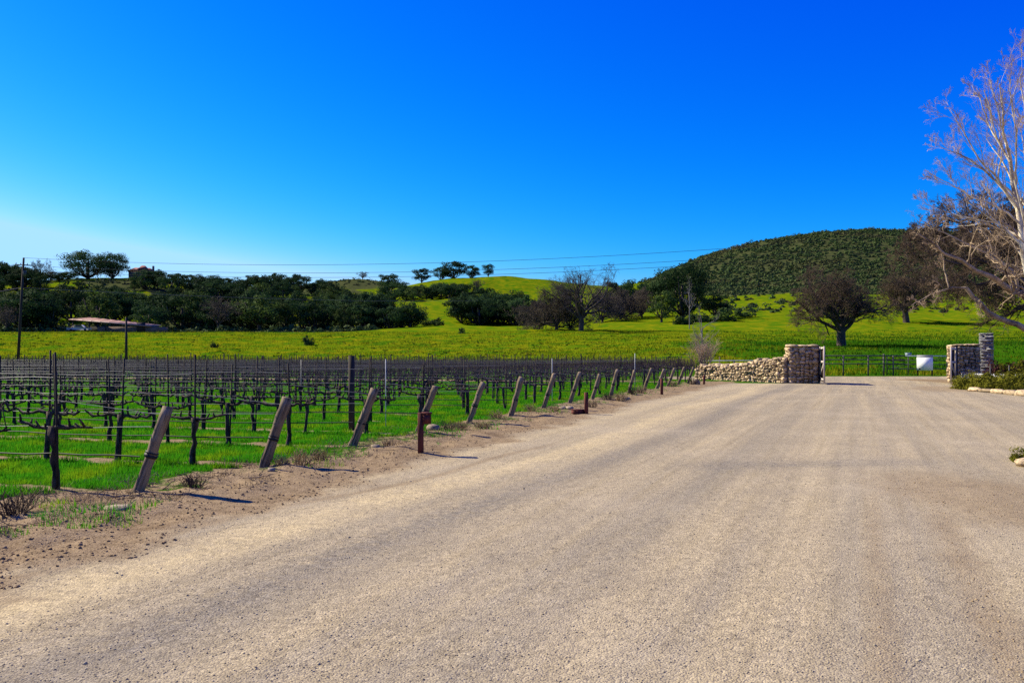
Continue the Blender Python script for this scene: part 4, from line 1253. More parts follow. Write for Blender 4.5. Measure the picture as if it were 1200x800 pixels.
# --- the big tree at the right edge
def resample(p, k):
    p = np.asarray(p, float); s = np.concatenate([[0], np.cumsum(np.linalg.norm(np.diff(p, axis=0), axis=1))])
    t = np.linspace(0, s[-1], k); return np.stack([np.interp(t, s, p[:, i]) for i in range(3)], 1), s[-1]
def W3(px, py, D): return np.array([(px - 600) / FPX * D, D, CAMZ + (HOR - py) / FPX * D])
def limb_tree(name, base, paths, levels, mats, label, seed, sides=9, wob=.006):
    r = np.random.default_rng(seed); tm = MB(); P = []; Rr = []; Ls = []
    K = 14
    for pth, r0, r1, spawn in paths:
        p, ln = resample(pth, K)
        p[1:-1] += r.normal(0, ln * wob, p[1:-1].shape)
        rad = np.linspace(r0, r1, K)
        tm.tubes(p[None], rad[None], sides)
        if spawn: P.append(p); Rr.append(rad); Ls.append(ln)
    cm = finish_bare(r, (np.array(P), np.array(Rr), np.array(Ls)), None, tm, levels)
    o = empty(name, base)
    b = np.asarray(base)
    for mb in (tm, cm): mb.v = [v - b for v in mb.v]
    link('trunk', tm.mesh('trunk', M[mats[0]], True), o); link('crown', cm.mesh('crown', M[mats[1]]), o)
    tag(o, label, 'tree'); return o
D = 46.0
bx = (1266 - 600) / FPX * D
base = (bx, D, h1(bx, D) - 0.2)
PW = lambda px, py, dd=0.0: W3(px, py, D + dd)
paths = [
    ([np.array(base), PW(1240, 400), PW(1212, 335), PW(1199, 275), PW(1190, 235, .2), PW(1184, 190, .3), PW(1176, 140, .2), PW(1171, 98, 0)], .30, .02, True),
    ([PW(1203, 295), PW(1208, 240, .5), PW(1208, 180, .8), PW(1200, 120, 1.0), PW(1195, 92, 1.0)], .12, .02, True),
    ([PW(1212, 335), PW(1224, 250, -.5), PW(1238, 170, -.8), PW(1246, 90, -1.0)], .16, .02, True),
    ([PW(1194, 245), PW(1172, 215, -.4), PW(1150, 190, -.8), PW(1128, 155, -1.2), PW(1112, 128, -1.4)], .075, .012, True),
    ([PW(1190, 232), PW(1160, 205, .6), PW(1135, 185, 1.0), PW(1096, 170, 1.5)], .07, .012, True),
    ([PW(1195, 262), PW(1165, 240, -.6), PW(1135, 228, -1.2), PW(1094, 206, -1.8)], .07, .012, True),
    ([PW(1198, 280), PW(1170, 262, .9), PW(1130, 255, 1.6), PW(1080, 238, 2.3)], .07, .012, True),
    ([PW(1184, 190), PW(1160, 150, .8), PW(1146, 110, 1.2), PW(1139, 100, 1.5)], .06, .012, True),
    ([PW(1182, 180), PW(1172, 140, -.8), PW(1162, 100, -1.2), PW(1159, 92, -1.5)], .05, .012, True),
    ([PW(1190, 220, .4), PW(1192, 170, -1.0), PW(1184, 110, -1.6), PW(1183, 88, -1.8)], .06, .012, True),
    ([PW(1204, 190, .8), PW(1222, 140, 1.4), PW(1232, 80, 1.8)], .07, .012, True),
]
LV_SYC = [dict(n=9, lf=.30, trunk=True, S=5, K=5, w=.11, ang=36, up=.28, rf=.5, t0=.2, g=.05), dict(n=6, lf=.5, S=4, K=4, w=.14, ang=38, up=.25, rmin=.009), dict(n=6, lf=.55, S=3, K=3, w=.16, ang=38, up=.2, rmin=.006), dict(n=4, lf=.6, S=3, K=2, w=.16, ang=38, up=.15, rmin=.0045)]
limb_tree('sycamore_tree', base, paths, LV_SYC, ('pale_bark', 'pale_twig'), 'tall pale barked bare tree at the right edge against the blue sky', 5)
# leaning low limbs of a second tree just behind
D = 52.0
bx = (1285 - 600) / FPX * D
base = (bx, D, h1(bx, D) - 0.2)
paths = [
    ([np.array(base), PW(1268, 410), PW(1240, 385), PW(1205, 352), PW(1160, 325, -.5), PW(1120, 306, -1.0), PW(1092, 290, -1.5), PW(1072, 272, -1.8)], .36, .03, True),
    ([PW(1262, 405), PW(1230, 396, -.5), PW(1200, 384, -1.0), PW(1165, 372, -1.5), PW(1145, 352, -1.7), PW(1132, 337, -1.8)], .24, .11, False),
    ([PW(1132, 337, -1.8), PW(1112, 338, -1.9), PW(1090, 345, -2.0), PW(1068, 358, -2.2)], .07, .015, True),
    ([PW(1112, 337, -1.9), PW(1107, 318, -1.6), PW(1105, 300, -1.4), PW(1096, 280, -1.2)], .055, .014, True),
    ([PW(1262, 405), PW(1240, 350), PW(1215, 300, .5), PW(1180, 262, .8), PW(1150, 240, 1.0)], .22, .02, True),
    ([PW(1240, 385), PW(1200, 330, 1.5), PW(1165, 300, 2.2), PW(1120, 280, 3.0), PW(1080, 262, 3.5)], .15, .018, True),
    ([PW(1160, 372, -1.5), PW(1150, 366, -2.0), PW(1146, 352, -2.5)], .03, .012, True),
]
LV_LEAN = [dict(n=8, lf=.26, trunk=True, S=5, K=5, w=.24, ang=52, up=.12, rf=.5, t0=.3, rmin=.02), dict(n=6, lf=.5, S=4, K=4, w=.28, ang=48, up=.05, rmin=.012), dict(n=5, lf=.55, S=3, K=3, w=.26, rmin=.007), dict(n=3, lf=.6, S=3, K=2, w=.2, rmin=.005)]
limb_tree('bare_tree', base, paths, LV_LEAN, ('lean_bark', 'pale_twig'), 'bare tree leaning in low from the right edge, with a sawn-off limb', 8)
# brown twiggy trees filling behind
D = 78.0
bx = (1262 - 600) / FPX * D
base = (bx, D, h1(bx, D) - 0.2)
paths = [
    ([np.array(base), PW(1250, 385), PW(1225, 345), PW(1190, 318), PW(1150, 300), PW(1110, 296, 1), PW(1078, 300, 2)], .55, .04, True),
    ([PW(1240, 365), PW(1205, 310, 1), PW(1165, 272, 2), PW(1125, 262, 3), PW(1088, 268, 3)], .36, .03, True),
    ([PW(1225, 345), PW(1190, 335, -2), PW(1150, 330, -3), PW(1110, 322, -4), PW(1080, 330, -4)], .28, .03, True),
    ([PW(1225, 340), PW(1200, 290, -2), PW(1172, 255, -3), PW(1140, 238, -3)], .30, .03, True),
    ([PW(1205, 310), PW(1190, 270, 1), PW(1186, 235, 2)], .24, .03, True),
    ([PW(1190, 318), PW(1160, 330, 3), PW(1130, 345, 4), PW(1108, 352, 4)], .18, .02, True),
    ([PW(1150, 300), PW(1125, 282, 2), PW(1098, 278, 2), PW(1065, 290, 3)], .16, .02, True),
    ([PW(1240, 360), PW(1215, 350, 3), PW(1185, 356, 4), PW(1165, 350, 5)], .2, .02, True),
    ([PW(1190, 318), PW(1150, 312, -5), PW(1105, 310, -7), PW(1062, 318, -8)], .2, .02, True),
    ([PW(1172, 255, -3), PW(1135, 256, -1), PW(1100, 262, 0), PW(1068, 276, 1)], .16, .02, True),
    ([PW(1205, 310, 1), PW(1175, 300, 5), PW(1140, 290, 7), PW(1112, 300, 8)], .2, .02, True),
]
limb_tree('bare_oak', base, paths, [dict(n=18, lf=.25, trunk=True, S=5, K=5, w=.28, ang=55, up=.08, rf=.5, t0=.2, rmin=.025), dict(n=8, lf=.55, S=4, K=4, w=.28, ang=50, rmin=.018), dict(n=7, lf=.6, S=3, K=3, w=.26, rmin=.013), dict(n=6, lf=.62, S=3, K=2, w=.22, rmin=.014)],
          ('bark', 'twig_brown'), 'large brown twiggy oak spreading in from the right edge behind the pale limbs', 12, wob=.018)


# ------------------------------------------------------------------ utility poles and lines
def pole(px, D, h, lean, label, arms=True, name='utility_pole'):
    x, y, z = at(px, D)
    o = empty(name, (x, y, z)); o.rotation_euler = (0, lean, 0); tag(o, label, 'pole')
    b = MB(); b.tube([(0, 0, -0.3), (0, 0, h * .5), (0, 0, h)], [.20, .17, .13], 10); link('shaft', b.mesh('shaft', M['pole']), o)
    if arms:
        b = MB(); b.box((0, 0.15, h - 1.0), (2.4, 0.1, 0.12)); link('crossarm', b.mesh('crossarm', M['pole']), o)
        for xx in (-1.1, -.45, .45, 1.1):
            b = MB(); b.tube([(xx, .15, h - .95), (xx, .15, h - .8), (xx, .15, h - .72)], [.05, .07, .04], 8); link('insulator', b.mesh('insulator', M['insul']), o)
        b = MB(); b.tube([(.35, -.2, h - 2.6), (.35, -.2, h - 1.8)], .2, 10); link('transformer', b.mesh('transformer', M['pipe']), o)
    return o
P1 = pole(21, 118, 14.6, 0.055, 'tall leaning wooden utility pole at the left edge')
P2 = pole(148, 122, 6.4, 0.0, 'short dark pole in front of the barn', arms=False, name='short_pole')
P3 = pole(1330, 92, 17.5, 0.0, 'utility pole outside the right edge carrying the far ends of the lines')
def span(a, b_, sag, r, mat, n=60):
    a = np.array(a); b_ = np.array(b_); t = np.linspace(0, 1, n)[:, None]
    p = a * (1 - t) + b_ * t; p[:, 2] -= (4 * sag * t * (1 - t))[:, 0]
    m = MB(); m.tube(p, r, 5, False); return m.mesh('power_line', M[mat])
e2 = (730 * .092, 92.0)
for (ya, yb, sg, lab) in ((302, 244, 3.0, 'uppermost of the three power lines across the sky'), (311, 258, 2.9, 'middle of the three power lines across the sky'), (316.5, 266, 2.8, 'lowest of the three power lines across the sky')):
    a = W3(27, ya, 118.0); b_ = W3(1330, yb, 92.0)
    tag(link('power_line', span(a, b_, sg, 0.022, 'cable')), lab, 'cable', 'power lines across the sky')
a = W3(25, 337, 118.0)
tag(link('power_line', span(a, W3(560, 352, 236.0), 0.8, 0.032, 'cable_white')), 'thick low cable from the leaning pole across the left wood', 'cable')
tag(link('power_line', span(W3(-260, 362, 112.0), a, 0.8, 0.045, 'cable_white')), 'thick pale cable entering from the left edge to the leaning pole', 'cable')

# ------------------------------------------------------------------ barn, house, vehicle
def barn():
    D = 214.0
    x0, _, z0 = at(135, D)
    zg = h1(x0, D) - 0.1
    o = empty('barn', (x0, D, zg), 0.0)
    tag(o, 'long low barn with a pinkish metal roof behind the left meadow', 'barn')
    s = D / FPX
    xl, xm, xr = (84 - 135) * s, (165 - 135) * s, (185 - 135) * s
    top = lambda py: CAMZ + (HOR - py) * s - zg
    dep = 12.0
    # roof: a ridge at the left end falling to the right, in perspective a sloping plane
    b = MB()
    v = [(xl, 0, top(373.5)), (xm + 1, 0, top(381.5)), (xr - 3, 0, top(380.6)), (xl + 2.0, dep, top(371.0) + .9), (xr - 1.5, dep, top(379.0) + .6)]
    R0 = np.array([(xl - .5, -0.6, top(374.0)), (xm + 2.6, -0.6, top(381.8)), (xr - 2.0, 7.0, top(379.6)), (xl + 1.2, 7.0, top(370.4))])
    b.add(np.concatenate([R0, R0 - (0, 0, 0.22)]), [(0, 1, 2, 3), (7, 6, 5, 4), (0, 4, 5, 1), (1, 5, 6, 2), (2, 6, 7, 3), (3, 7, 4, 0)])
    roof = link('roof', b.mesh('roof', M['roof']), o)
    for k in range(9):
        t = (k + .5) / 9
        p = R0[0] * (1 - t) + R0[1] * t + (0, 0, .05); q = R0[3] * (1 - t) + R0[2] * t + (0, 0, .05)
        m = MB(); m.bar(p, q, .12, .08); link('seam', m.mesh('seam', M['roof']), roof)
    b = MB(); b.box(((xm - 11 + xr) / 2, 3.2, top(382.6) / 2), (xr - xm + 11, 6.0, top(382.6))); link('wall', b.mesh('wall', M['barnwall']), o)
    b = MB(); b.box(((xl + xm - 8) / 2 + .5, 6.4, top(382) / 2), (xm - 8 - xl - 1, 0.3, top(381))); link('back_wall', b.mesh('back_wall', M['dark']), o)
    for xx in (xl + .4, xl + 4.5, xl + 8.6):
        t = (xx - xl) / (xm - xl)
        hh = float(top(374.0) * (1 - t) + top(381.8) * t) - .25
        b = MB(); b.box((xx, -.2, hh / 2), (.22, .22, hh)); link('post', b.mesh('post', M['gatewood']), o)
    b = MB(); b.box((xr - 4.3, .185, 1.4), (2.2, .06, 2.4)); link('door', b.mesh('door', M['gatewood']), o)
    for xx in (xm - 4, xm - .5):
        f = MB(); f.box((xx, .19, 1.9), (1.2, .06, .9)); fr = link('window', f.mesh('window', M['barnwall']), o)
        g = MB(); g.box((xx, .15, 1.9), (1.0, .03, .7)); link('pane', g.mesh('pane', M['glass']), fr)
barn()
def house():
    D = 392.0; x, y, z = at(167, D)
    o = empty('house', (x, y, z - 0.1), 0.3); tag(o, 'small house with a red roof and chimney on the left hilltop', 'house')
    b = MB(); b.box((0, 0, 1.5), (11, 7, 3.0)); w = link('wall', b.mesh('wall', M['plaster']), o)
    def gable(cx, cy, z0, lx, ly, hgt):
        v = np.array([(cx - lx/2, cy - ly/2, z0), (cx + lx/2, cy - ly/2, z0), (cx + lx/2, cy + ly/2, z0), (cx - lx/2, cy + ly/2, z0), (cx - lx/2 + ly*.35, cy, z0 + hgt), (cx + lx/2 - ly*.35, cy, z0 + hgt)])
        return v, [(0, 1, 5, 4), (2, 3, 4, 5), (3, 2, 1, 0)], [(1, 2, 5), (3, 0, 4)]
    b = MB(); b.add(*gable(0, 0, 3.0, 12.4, 8.4, 1.9)); b.add(*gable(0.5, -.5, 3.9, 5.0, 5.0, 2.0)); rf = link('roof', b.mesh('roof', M['roofred']), o)
    b = MB(); b.box((4.6, 0, 4.6), (.9, .9, 2.6)); link('chimney', b.mesh('chimney', M['plaster']), rf)
    for xx in (-3.6, -1.2, 1.4, 3.8):
        f = MB(); f.box((xx, -3.53, 1.7), (1.2, .08, 1.2)); fr = link('window', f.mesh('window', M['palewood']), o)
        g = MB(); g.box((xx, -3.585, 1.7), (1.0, .04, 1.0)); link('pane', g.mesh('pane', M['glass']), fr)
house()
def truck():
    D = 207.0; x, y, z = at(93, D)
    o = empty('parked_truck', (x, y, z + 0.0), 0.15); tag(o, 'white pickup truck parked in front of the barn', 'truck')
    pr = np.array([(-2.6, .55), (2.5, .55), (2.55, 1.0), (1.3, 1.15), (.7, 1.75), (-.7, 1.78), (-.95, 1.2), (-2.65, 1.2)])
    def ext(pr, w):
        n = len(pr); v = np.array([(a, -w, c) for a, c in pr] + [(a, w, c) for a, c in pr]); q = [(i, (i + 1) % n, (i + 1) % n + n, i + n) for i in range(n)]
        t = [(0, i, i + 1) for i in range(1, n - 1)] + [(n, n + i + 1, n + i) for i in range(1, n - 1)]
        return v, q, t
    b = MB(); b.add(*ext(pr, .9)); link('body', b.mesh('body', M['carwhite']), o)
    b = MB(); b.add(*ext(np.array([(-.6, 1.25), (1.05, 1.25), (.62, 1.68), (-.58, 1.7)]), .915)); link('window', b.mesh('window', M['glass']), o)
    for xx in (-1.6, 1.6):
        for yy in (-.85, .85):
            b = MB(); b.tube([(xx, yy - .12, .36), (xx, yy + .12, .36)], .37, 14); link('wheel', b.mesh('wheel', M['tyre']), o)
truck()

# ------------------------------------------------------------------ brown marker posts by the road
def marker(px, D, h, label, box=None, rock=False):
    x, y, z = at(px, D)
    o = empty('marker_post', (x, y, z), 0.15); tag(o, label, 'post', 'short brown posts along the road edge')
    b = MB(); b.box((0, 0, h / 2 - .05), (.095, .095, h + .1)); link('shaft', b.mesh('shaft', M['brown_wood']), o)
    if box:
        b = MB(); b.box((0.10, 0.0, h - .10), (.14, .13, .17)); b.box((0.10, 0, h - .005), (.17, .16, .02)); bx_ = link('box', b.mesh('box', M['brown_wood']), o)
        b = MB(); b.box((0.10, -.072, h - .1), (.09, .012, .1)); link('lid', b.mesh('lid', M['brown_wood']), bx_)
marker(493, 14.1, 0.66, 'short brown post with a small box by the fourth leaning post', True)
marker(687, 23.8, 0.60, 'plain short brown post below the eighth leaning post')
marker(775.5, 35.2, 0.66, 'plain short brown post in front of the thirteenth leaning post')
marker(825, 47.2, 0.50, 'farthest short brown post, at the left end of the stone wall')
b = MB(); b.box((0, 0, .06), (.34, .22, .12)); b.box((0, 0, .125), (.36, .24, .02))
x, y, z = at(678, 23.9); tag(link('valve_box', b.mesh('valve_box', M['brown_wood']), None, (x, y, z - .01), (0, 0, .3)), 'low brown valve box at the foot of the plain brown post', 'box')

# ------------------------------------------------------------------ verge: dry shrubs, rocks
def stalk_mesh(seed, n, h, spread, mat='dry', rad=.006):
    r = np.random.default_rng(seed)
    a = r.uniform(0, 6.28, n); t = np.abs(r.normal(0, .55, n)).clip(0, 1.25)
    d = np.stack([np.cos(a) * np.sin(t), np.sin(a) * np.sin(t), np.cos(t)], 1)
    P = np.stack([np.cos(a) * r.uniform(0, .12, n) * spread, np.sin(a) * r.uniform(0, .12, n) * spread, np.full(n, -.02)], 1)
    pts, rd = grow(r, P, d, h * r.uniform(.4, 1.1, n), np.full(n, rad), 3, .22, .08, .5)
    b = MB(); b.tubes(pts, rd, 3)
    P2, d2, l2, r2 = kids(r, pts, rd, 3, .3, 35, .45, h * np.ones(n), .8)
    p3, rd3 = grow(r, P2, d2, l2, r2, 2, .2, .05, .5); b.tubes(p3, rd3, 3)
    return b.mesh('dry_shrub', M[mat])
DS = [stalk_mesh(700 + i, 42, .30, 1.0, 'dry' if i != 1 else 'twig_brown') for i in range(4)]
for (px, D, s, k, lab) in ((228, 10.35, 0.9, 1, 'dark dry shrub right of the nearest leaning post'), (18, 8.55, 1.05, 1, 'dark cut shrub at the left edge of the verge'),
                        (352, 12.6, 0.95, 0, 'flattened dry stalks right of the second leaning post'), (375, 12.8, 0.75, 2, 'dry stalks lying on the verge, right of the flattened ones'), (330, 12.3, .7, 3, 'low dry tuft at the foot of the second leaning post'),
                        (456, 15.5, 0.8, 3, 'brown dry tuft between the third leaning post and the boxed post'), (525, 18.1, 0.95, 1, 'dark dry shrub just right of the boxed brown post'), (541, 18.4, .8, 0, 'dry shrub second right of the boxed brown post'),
                        (567, 18.6, 0.95, 2, 'pale dry clump below the fifth leaning post'), (583, 21.5, 0.95, 0, 'dry shrub between the fifth and sixth leaning posts'), (622, 24.2, .9, 0, 'dry shrub beside the sixth leaning post'),
                        (650, 24.3, .9, 3, 'low dry clump left of the plain brown post'), (694, 26.3, 1.1, 2, 'dry clump behind the plain brown post'), (728, 30.2, 1.5, 0, 'dry clump below the tenth leaning post'), (712, 30.8, 1.1, 1, 'dark dry clump below the ninth leaning post'),
                        (752, 35.2, 1.5, 3, 'dry clump below the twelfth leaning post'), (741, 34.5, 1.3, 1, 'dry clump below the eleventh leaning post'), (788, 43.5, 1.6, 2, 'dry clump below the fourteenth leaning post'), (812, 46.5, 1.7, 1, 'dark clump at the foot of the last leaning post')):
    x, y, z = at(px, D)
    tag(link('dry_shrub', DS[k], None, (x, y, z), (0, 0, random.uniform(0, 6)), (s, s, s * random.uniform(.75, 1.0))), lab, 'dry shrub', 'dry shrubs on the road verge')
for (px, D, s, lab, fl) in ((660, 25.0, .30, 'white rock by the seventh leaning post', .5), (667, 24.9, .22, 'smaller white rock right of the first white rock', .5), (137, 8.9, .26, 'brown clod of earth on the near verge', .35), (507, 18.0, .26, 'grey rock at the foot of the boxed brown post', .7),
                            (733, 31.0, .32, 'pale stone among the dry clump below the tenth post', .4), (815, 47.5, .6, 'dark rock beside the last leaning post', .6), (1126, 42.8, .55, 'pale rock at the corner of the planted bed', .6), (1132, 42.0, .3, 'small pale stone beside the corner rock of the planted bed', .6),
                            (1181, 39.5, .5, 'pinkish rock among the low shrubs', .7), (1185, 39.0, .4, 'pale rock just right of the pinkish rock among the shrubs', .7), (440, 14.6, .14, 'small stone on the verge below the third leaning post', .6), (318, 11.9, .12, 'small pale stone at the second leaning post', .6)):
    x, y, z = at(px, D)
    tag(link('rock', ROCKS[random.randrange(5)], None, (x, y, z + s * fl * .25), (0, 0, random.uniform(0, 6)), (s, s * .8, s * fl)), lab, 'rock', 'loose rocks beside the road')

# ------------------------------------------------------------------ planted bed at the right
edge_pts = [(1137, 39.4), (1149, 38.6), (1162, 37.6), (1177, 36.4), (1192, 35.2), (1208, 34.2), (1224, 33.3)]
for k in range(len(edge_pts) - 1):
    a = np.array(at(*edge_pts[k])); b_ = np.array(at(*edge_pts[k + 1])); c = (a + b_) / 2; Ld = np.linalg.norm(b_ - a)
    o = link('edging_stone', random.choice(STONES), None, (c[0], c[1], c[2] + .08), (0, 0, math.atan2(b_[1] - a[1], b_[0] - a[0]) + random.uniform(-.08, .08)), (Ld * random.uniform(.84, .98), random.uniform(.26, .4), .2 + random.uniform(-.06, .08)))
    tag(o, f'long pale edging stone of the planted bed, {ORD[k]} from its left corner', 'edging stone', 'edging stones of the planted bed')
SB = [bush_mesh(600 + i, 1.0, 1.0, 26, 130, 0.085, 'shrubleaf') for i in range(4)]
RB = bush_mesh(655, 1.0, 1.0, 20, 100, 0.10, 'redleaf')
bed = [(1131, 41.8, .75, .95), (1140, 41.2, .9, 1.05), (1150, 40.8, .95, 1.0), (1160, 40.2, .95, 1.1), (1171, 39.6, .9, 1.0), (1180, 41.0, 1.0, 1.1), (1190, 38.6, 1.0, 1.05), (1199, 37.8, 1.0, 1.0), (1145, 43.0, 1.0, 1.15), (1166, 42.6, 1.0, 1.15), (1190, 41.8, 1.1, 1.15), (1210, 38.5, 1.1, 1.1), (1154, 39.2, .6, .7), (1182, 37.3, .6, .7)]
for k, (px, D, w, h) in enumerate(bed):
    x, y, z = at(px, D); tag(link('low_shrub', SB[k % 4], None, (x, y, z - .05), (0, 0, random.uniform(0, 6)), (w, w, h * .82)), f'low olive green shrub, {ORD[sorted(b[0] + b[1] * .01 for b in bed).index(px + D * .01)]} from the left in the planted bed', 'shrub', 'low shrubs in the planted bed')
for (px, D, w, h, lab) in ((1170, 52.5, 1.2, 1.35, 'dark red shrub right of the slate column'), (1184, 51.5, 1.35, 1.2, 'dark red shrub second right of the slate column'), (1200, 50.5, 1.6, 1.35, 'dark red shrub at the right edge of the picture')):
    x, y, z = at(px, D); tag(link('red_shrub', RB, None, (x, y, z), (0, 0, random.uniform(0, 6)), (w, w, h)), lab, 'shrub')
x, y, z = at(1199, 47); tag(link('low_shrub', SB[1], None, (x, y, z), (0, 0, 1), (1.6, 1.6, 1.5)), 'taller olive shrub at the right edge behind the planted bed', 'shrub')
# low concrete kerb behind the bed
a = np.array(at(1128, 47.6)); b_ = np.array(at(1225, 44.0))
m = MB(); m.bar((a[0], a[1], a[2] + .30), (b_[0], b_[1], b_[2] + .30), .25, .68)
tag(link('low_wall', m.mesh('low_wall', M['slate'])), 'low grey wall behind the planted bed', 'wall')
for (px, D, lab) in ((1160.5, 43.0, 'thin grey stake left among the low shrubs'), (1182.5, 42.3, 'thin grey stake right among the low shrubs')):
    x, y, z = at(px, D); m = MB(); m.tube([(0, 0, -.1), (0, 0, 1.15)], .03, 8); tag(link('garden_stake', m.mesh('garden_stake', M['pipe']), None, (x, y, z)), lab, 'stake')
# corner of a second bed at the right frame edge
for (px, D, sc, lab) in ((1206, 12.75, (.34, .22, .13), 'pale edging block at the right edge of the gravel'), (1222, 12.6, (.5, .3, .18), 'second pale edging block beyond the right frame edge')):
    x, y, z = at(px, D); tag(link('edging_block', STONES[3], None, (x, y, z + .06), (0, 0, .1), sc), lab, 'edging stone')
x, y, z = at(1203, 13.3); tag(link('low_shrub', SB[2], None, (x, y, z), (0, 0, 2), (.28, .28, .26)), 'small green plant behind the pale block at the right edge', 'plant')

# ------------------------------------------------------------------ grass, pebbles, clods
def blades(n, x, y, h, w, r, lean=.45):
    z = hz(x, y)
    a = r.uniform(0, 6.28, n); b2 = r.uniform(0, 6.28, n); ln = r.uniform(0, lean, n) * h
    c = np.stack([x, y, z - .01], 1)
    t = np.stack([np.cos(a), np.sin(a), np.zeros(n)], 1) * (w / 2)[:, None]
    tip = c + np.stack([np.cos(b2) * ln, np.sin(b2) * ln, h], 1)
    v = np.stack([c - t, c + t, tip], 1).reshape(-1, 3)
    return v, np.arange(n * 3).reshape(n, 3)
def vineyard_grass():
    r = np.random.default_rng(8)
    V_, n0 = [], 0
    n = 900000
    D = 7.5 + (52 - 7.5) * r.random(n) ** 1.35
    px = r.uniform(-60, 830, n); x = (px - 600) / FPX * D
    f = region_fields(x, D)
    cl = fbm(x * 3.1, D * 3.1, 3); cl2 = fbm(x * .7 + 9, D * .7, 3)
    keep = (f['s'] < -0.2) & (f['soil'] < 0.25 + 0.75 * (cl - .2)) & (f['road'] < .3) & (r.random(n) < .35 + 1.2 * cl)
    # weeds in the verge, thin
    keep |= (f['s'] > -.6) & (f['s'] < 1.1) & (cl2 > .60) & (r.random(n) < .10)
    x = x[keep]; D = D[keep]; cl = cl[keep]
    k = len(x)
    h = (.035 + .10 * np.clip(cl - .25, 0, 1) ** 1.3 * 1.6) * r.uniform(.6, 1.5, k)
    w = np.clip(.006 + D * .00045, 0, .03) * r.uniform(.7, 1.4, k)
    v, t = blades(k, x, D, h, w, r)
    o = link('grass', mesh_np('grass', v, t, M['grass'])); tag(o, 'bright green grass growing between the vine rows', 'grass', None, 'stuff')
    # taller tufts near the camera
    # meadow
    n = 170000
    D = 68 + (205 - 68) * r.random(n) ** 1.1; px = r.uniform(-60, 1330, n); x = (px - 600) / FPX * D
    f = region_fields(x, D); cl = fbm(x / 5, D / 5, 4)
    keep = (f['road'] < .2) & ((f['field'] > .3)) & (r.random(n) < .15 + cl)
    x = x[keep]; D = D[keep]; k = len(x); h = r.uniform(.12, .42, k) * (.5 + cl[keep]); w = r.uniform(.05, .14, k)
    yel = (fbm(x / 14 + 5, D / 14, 4) + np.clip((1 - (x + 10) / 50), -.25, .25)) > .5
    for sel, nm, lab in ((yel, 'meadow', 'yellow-green grass covering the sloping meadow'), (~yel, 'meadow_green', 'darker green grass in the sloping meadow and by the gateway')):
        v, t = blades(int(sel.sum()), x[sel], D[sel], h[sel], w[sel], r, .6)
        o = link('meadow_grass', mesh_np('meadow_grass', v, t, M[nm])); tag(o, lab, 'grass', None, 'stuff')
vineyard_grass()
def dry_grass():
    r = np.random.default_rng(81); n = 160000
    D = 6.5 + 40 * r.random(n) ** 1.4; px = r.uniform(-60, 830, n); x = (px - 600) / FPX * D
    f = region_fields(x, D); cl = fbm(x * 1.9 + 70, D * 1.9, 3)
    k = (f['s'] > -1.2) & (f['s'] < 1.0) & (cl > .47) & (r.random(n) < .75)
    x = x[k]; D = D[k]; k = len(x)
    v, t = blades(k, x, D, r.uniform(.02, .10, k), np.clip(.005 + D * .0004, 0, .02) * r.uniform(.7, 1.3, k), r, 1.6)
    o = link('dry_grass', mesh_np('dry_grass', v, t, M['dry'])); tag(o, 'dry straw-coloured grass and litter along the verge', 'grass', None, 'stuff')
dry_grass()
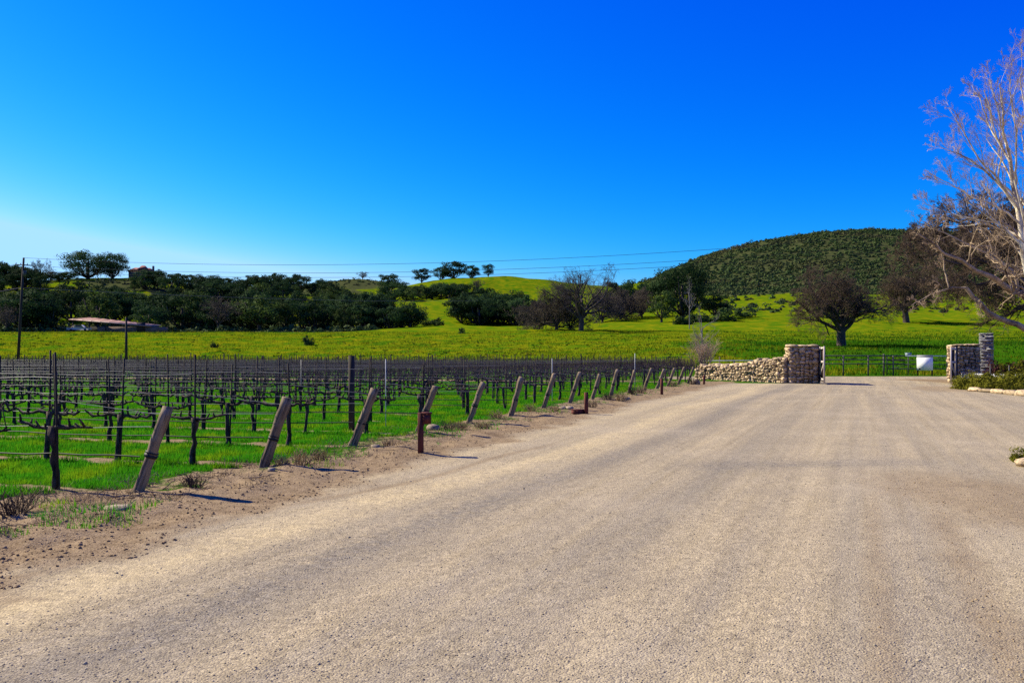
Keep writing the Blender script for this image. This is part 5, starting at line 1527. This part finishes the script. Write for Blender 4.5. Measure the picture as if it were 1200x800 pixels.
def scatter_pebbles(name, n, mat, fn, smin, smax, label, cat, seed, dmin=3.6, dmax=16.0, pw=1.5, pxr=(-60, 1260)):
    r = np.random.default_rng(seed)
    D = dmin + (dmax - dmin) * r.random(n) ** pw; px = r.uniform(*pxr, n); x = (px - 600) / FPX * D
    f = region_fields(x, D); k = fn(f, x, D, r); x = x[k]; D = D[k]; n = len(x)
    s = smin * (smax / smin) ** (r.random(n) ** 2.2)
    base = np.array([(1, 0, 0), (-1, 0, 0), (0, 1, 0), (0, -1, 0), (0, 0, 1), (0, 0, -1)], float)
    tr = np.array([(0, 2, 4), (2, 1, 4), (1, 3, 4), (3, 0, 4), (2, 0, 5), (1, 2, 5), (3, 1, 5), (0, 3, 5)])
    a = r.uniform(0, 6.28, n)
    v = base[None] * np.stack([s * r.uniform(.7, 1.3, n), s * r.uniform(.6, 1.1, n), s * r.uniform(.45, .8, n)], 1)[:, None, :]
    v = v + r.normal(0, .18, v.shape) * s[:, None, None]
    ca, sa = np.cos(a)[:, None], np.sin(a)[:, None]
    vx = v[..., 0] * ca - v[..., 1] * sa; vy = v[..., 0] * sa + v[..., 1] * ca
    v = np.stack([vx + x[:, None], vy + D[:, None], v[..., 2] + (hz(x, D) + s * .2)[:, None]], -1)
    t = tr[None] + (np.arange(n) * 6)[:, None, None]
    o = link(name, mesh_np(name, v.reshape(-1, 3), t.reshape(-1, 3), M[mat])); tag(o, label, cat, None, 'stuff')
scatter_pebbles('gravel', 60000, 'pebble', lambda f, x, y, r: (f['road'] > .55) & (f['pale'] < .8), .0022, .0085, 'loose pale gravel lying on the road', 'gravel', 31)
scatter_pebbles('road_stones', 420, 'pebble', lambda f, x, y, r: (f['road'] > .6), .007, .016, 'larger loose stones lying on the gravel road', 'stones', 35, 4.2, 30.0, 1.2)
def prunings():
    r = np.random.default_rng(66); n = 2600
    D = 7.5 + 34 * r.random(n) ** 1.3; px = r.uniform(-50, 830, n); x = (px - 600) / FPX * D
    f = region_fields(x, D); k = (f['s'] > -.8) & (f['s'] < .9) & (fbm(x * .9 + 30, D * .9, 3) > .44); x = x[k]; D = D[k]; n = len(x)
    P = np.stack([x, D, hz(x, D) + .012], 1); a = r.uniform(0, 6.28, n)
    d = np.stack([np.cos(a), np.sin(a), r.uniform(-.02, .22, n)], 1)
    pts, rd = grow(r, P, d, r.uniform(.06, .34, n), r.uniform(.003, .008, n), 3, .16, -.02, .6)
    m = MB(); m.tubes(pts, rd, 3)
    tag(link('vine_prunings', m.mesh('vine_prunings', M['cane'])), 'cut vine prunings littering the soil by the end posts', 'prunings', None, 'stuff')
prunings()
scatter_pebbles('soil_clods', 40000, 'clod', lambda f, x, y, r: (f['road'] < .6) & (f['s'] > -.3) & (f['soil'] > .3), .004, .023, 'crumbly brown clods of soil along the verge', 'soil', 32, 6.0, 34.0, 1.3, (-60, 800))
scatter_pebbles('debris', 5200, 'dry', lambda f, x, y, r: f['dirt'] > .45 + .3 * r.random(len(x)), .004, .012, 'dry leaf litter on the brown dirt patch', 'litter', 33, 4.0, 14.0, 1.0, (900, 1260))
print('vines', nv, 'objects', len(bpy.data.objects))
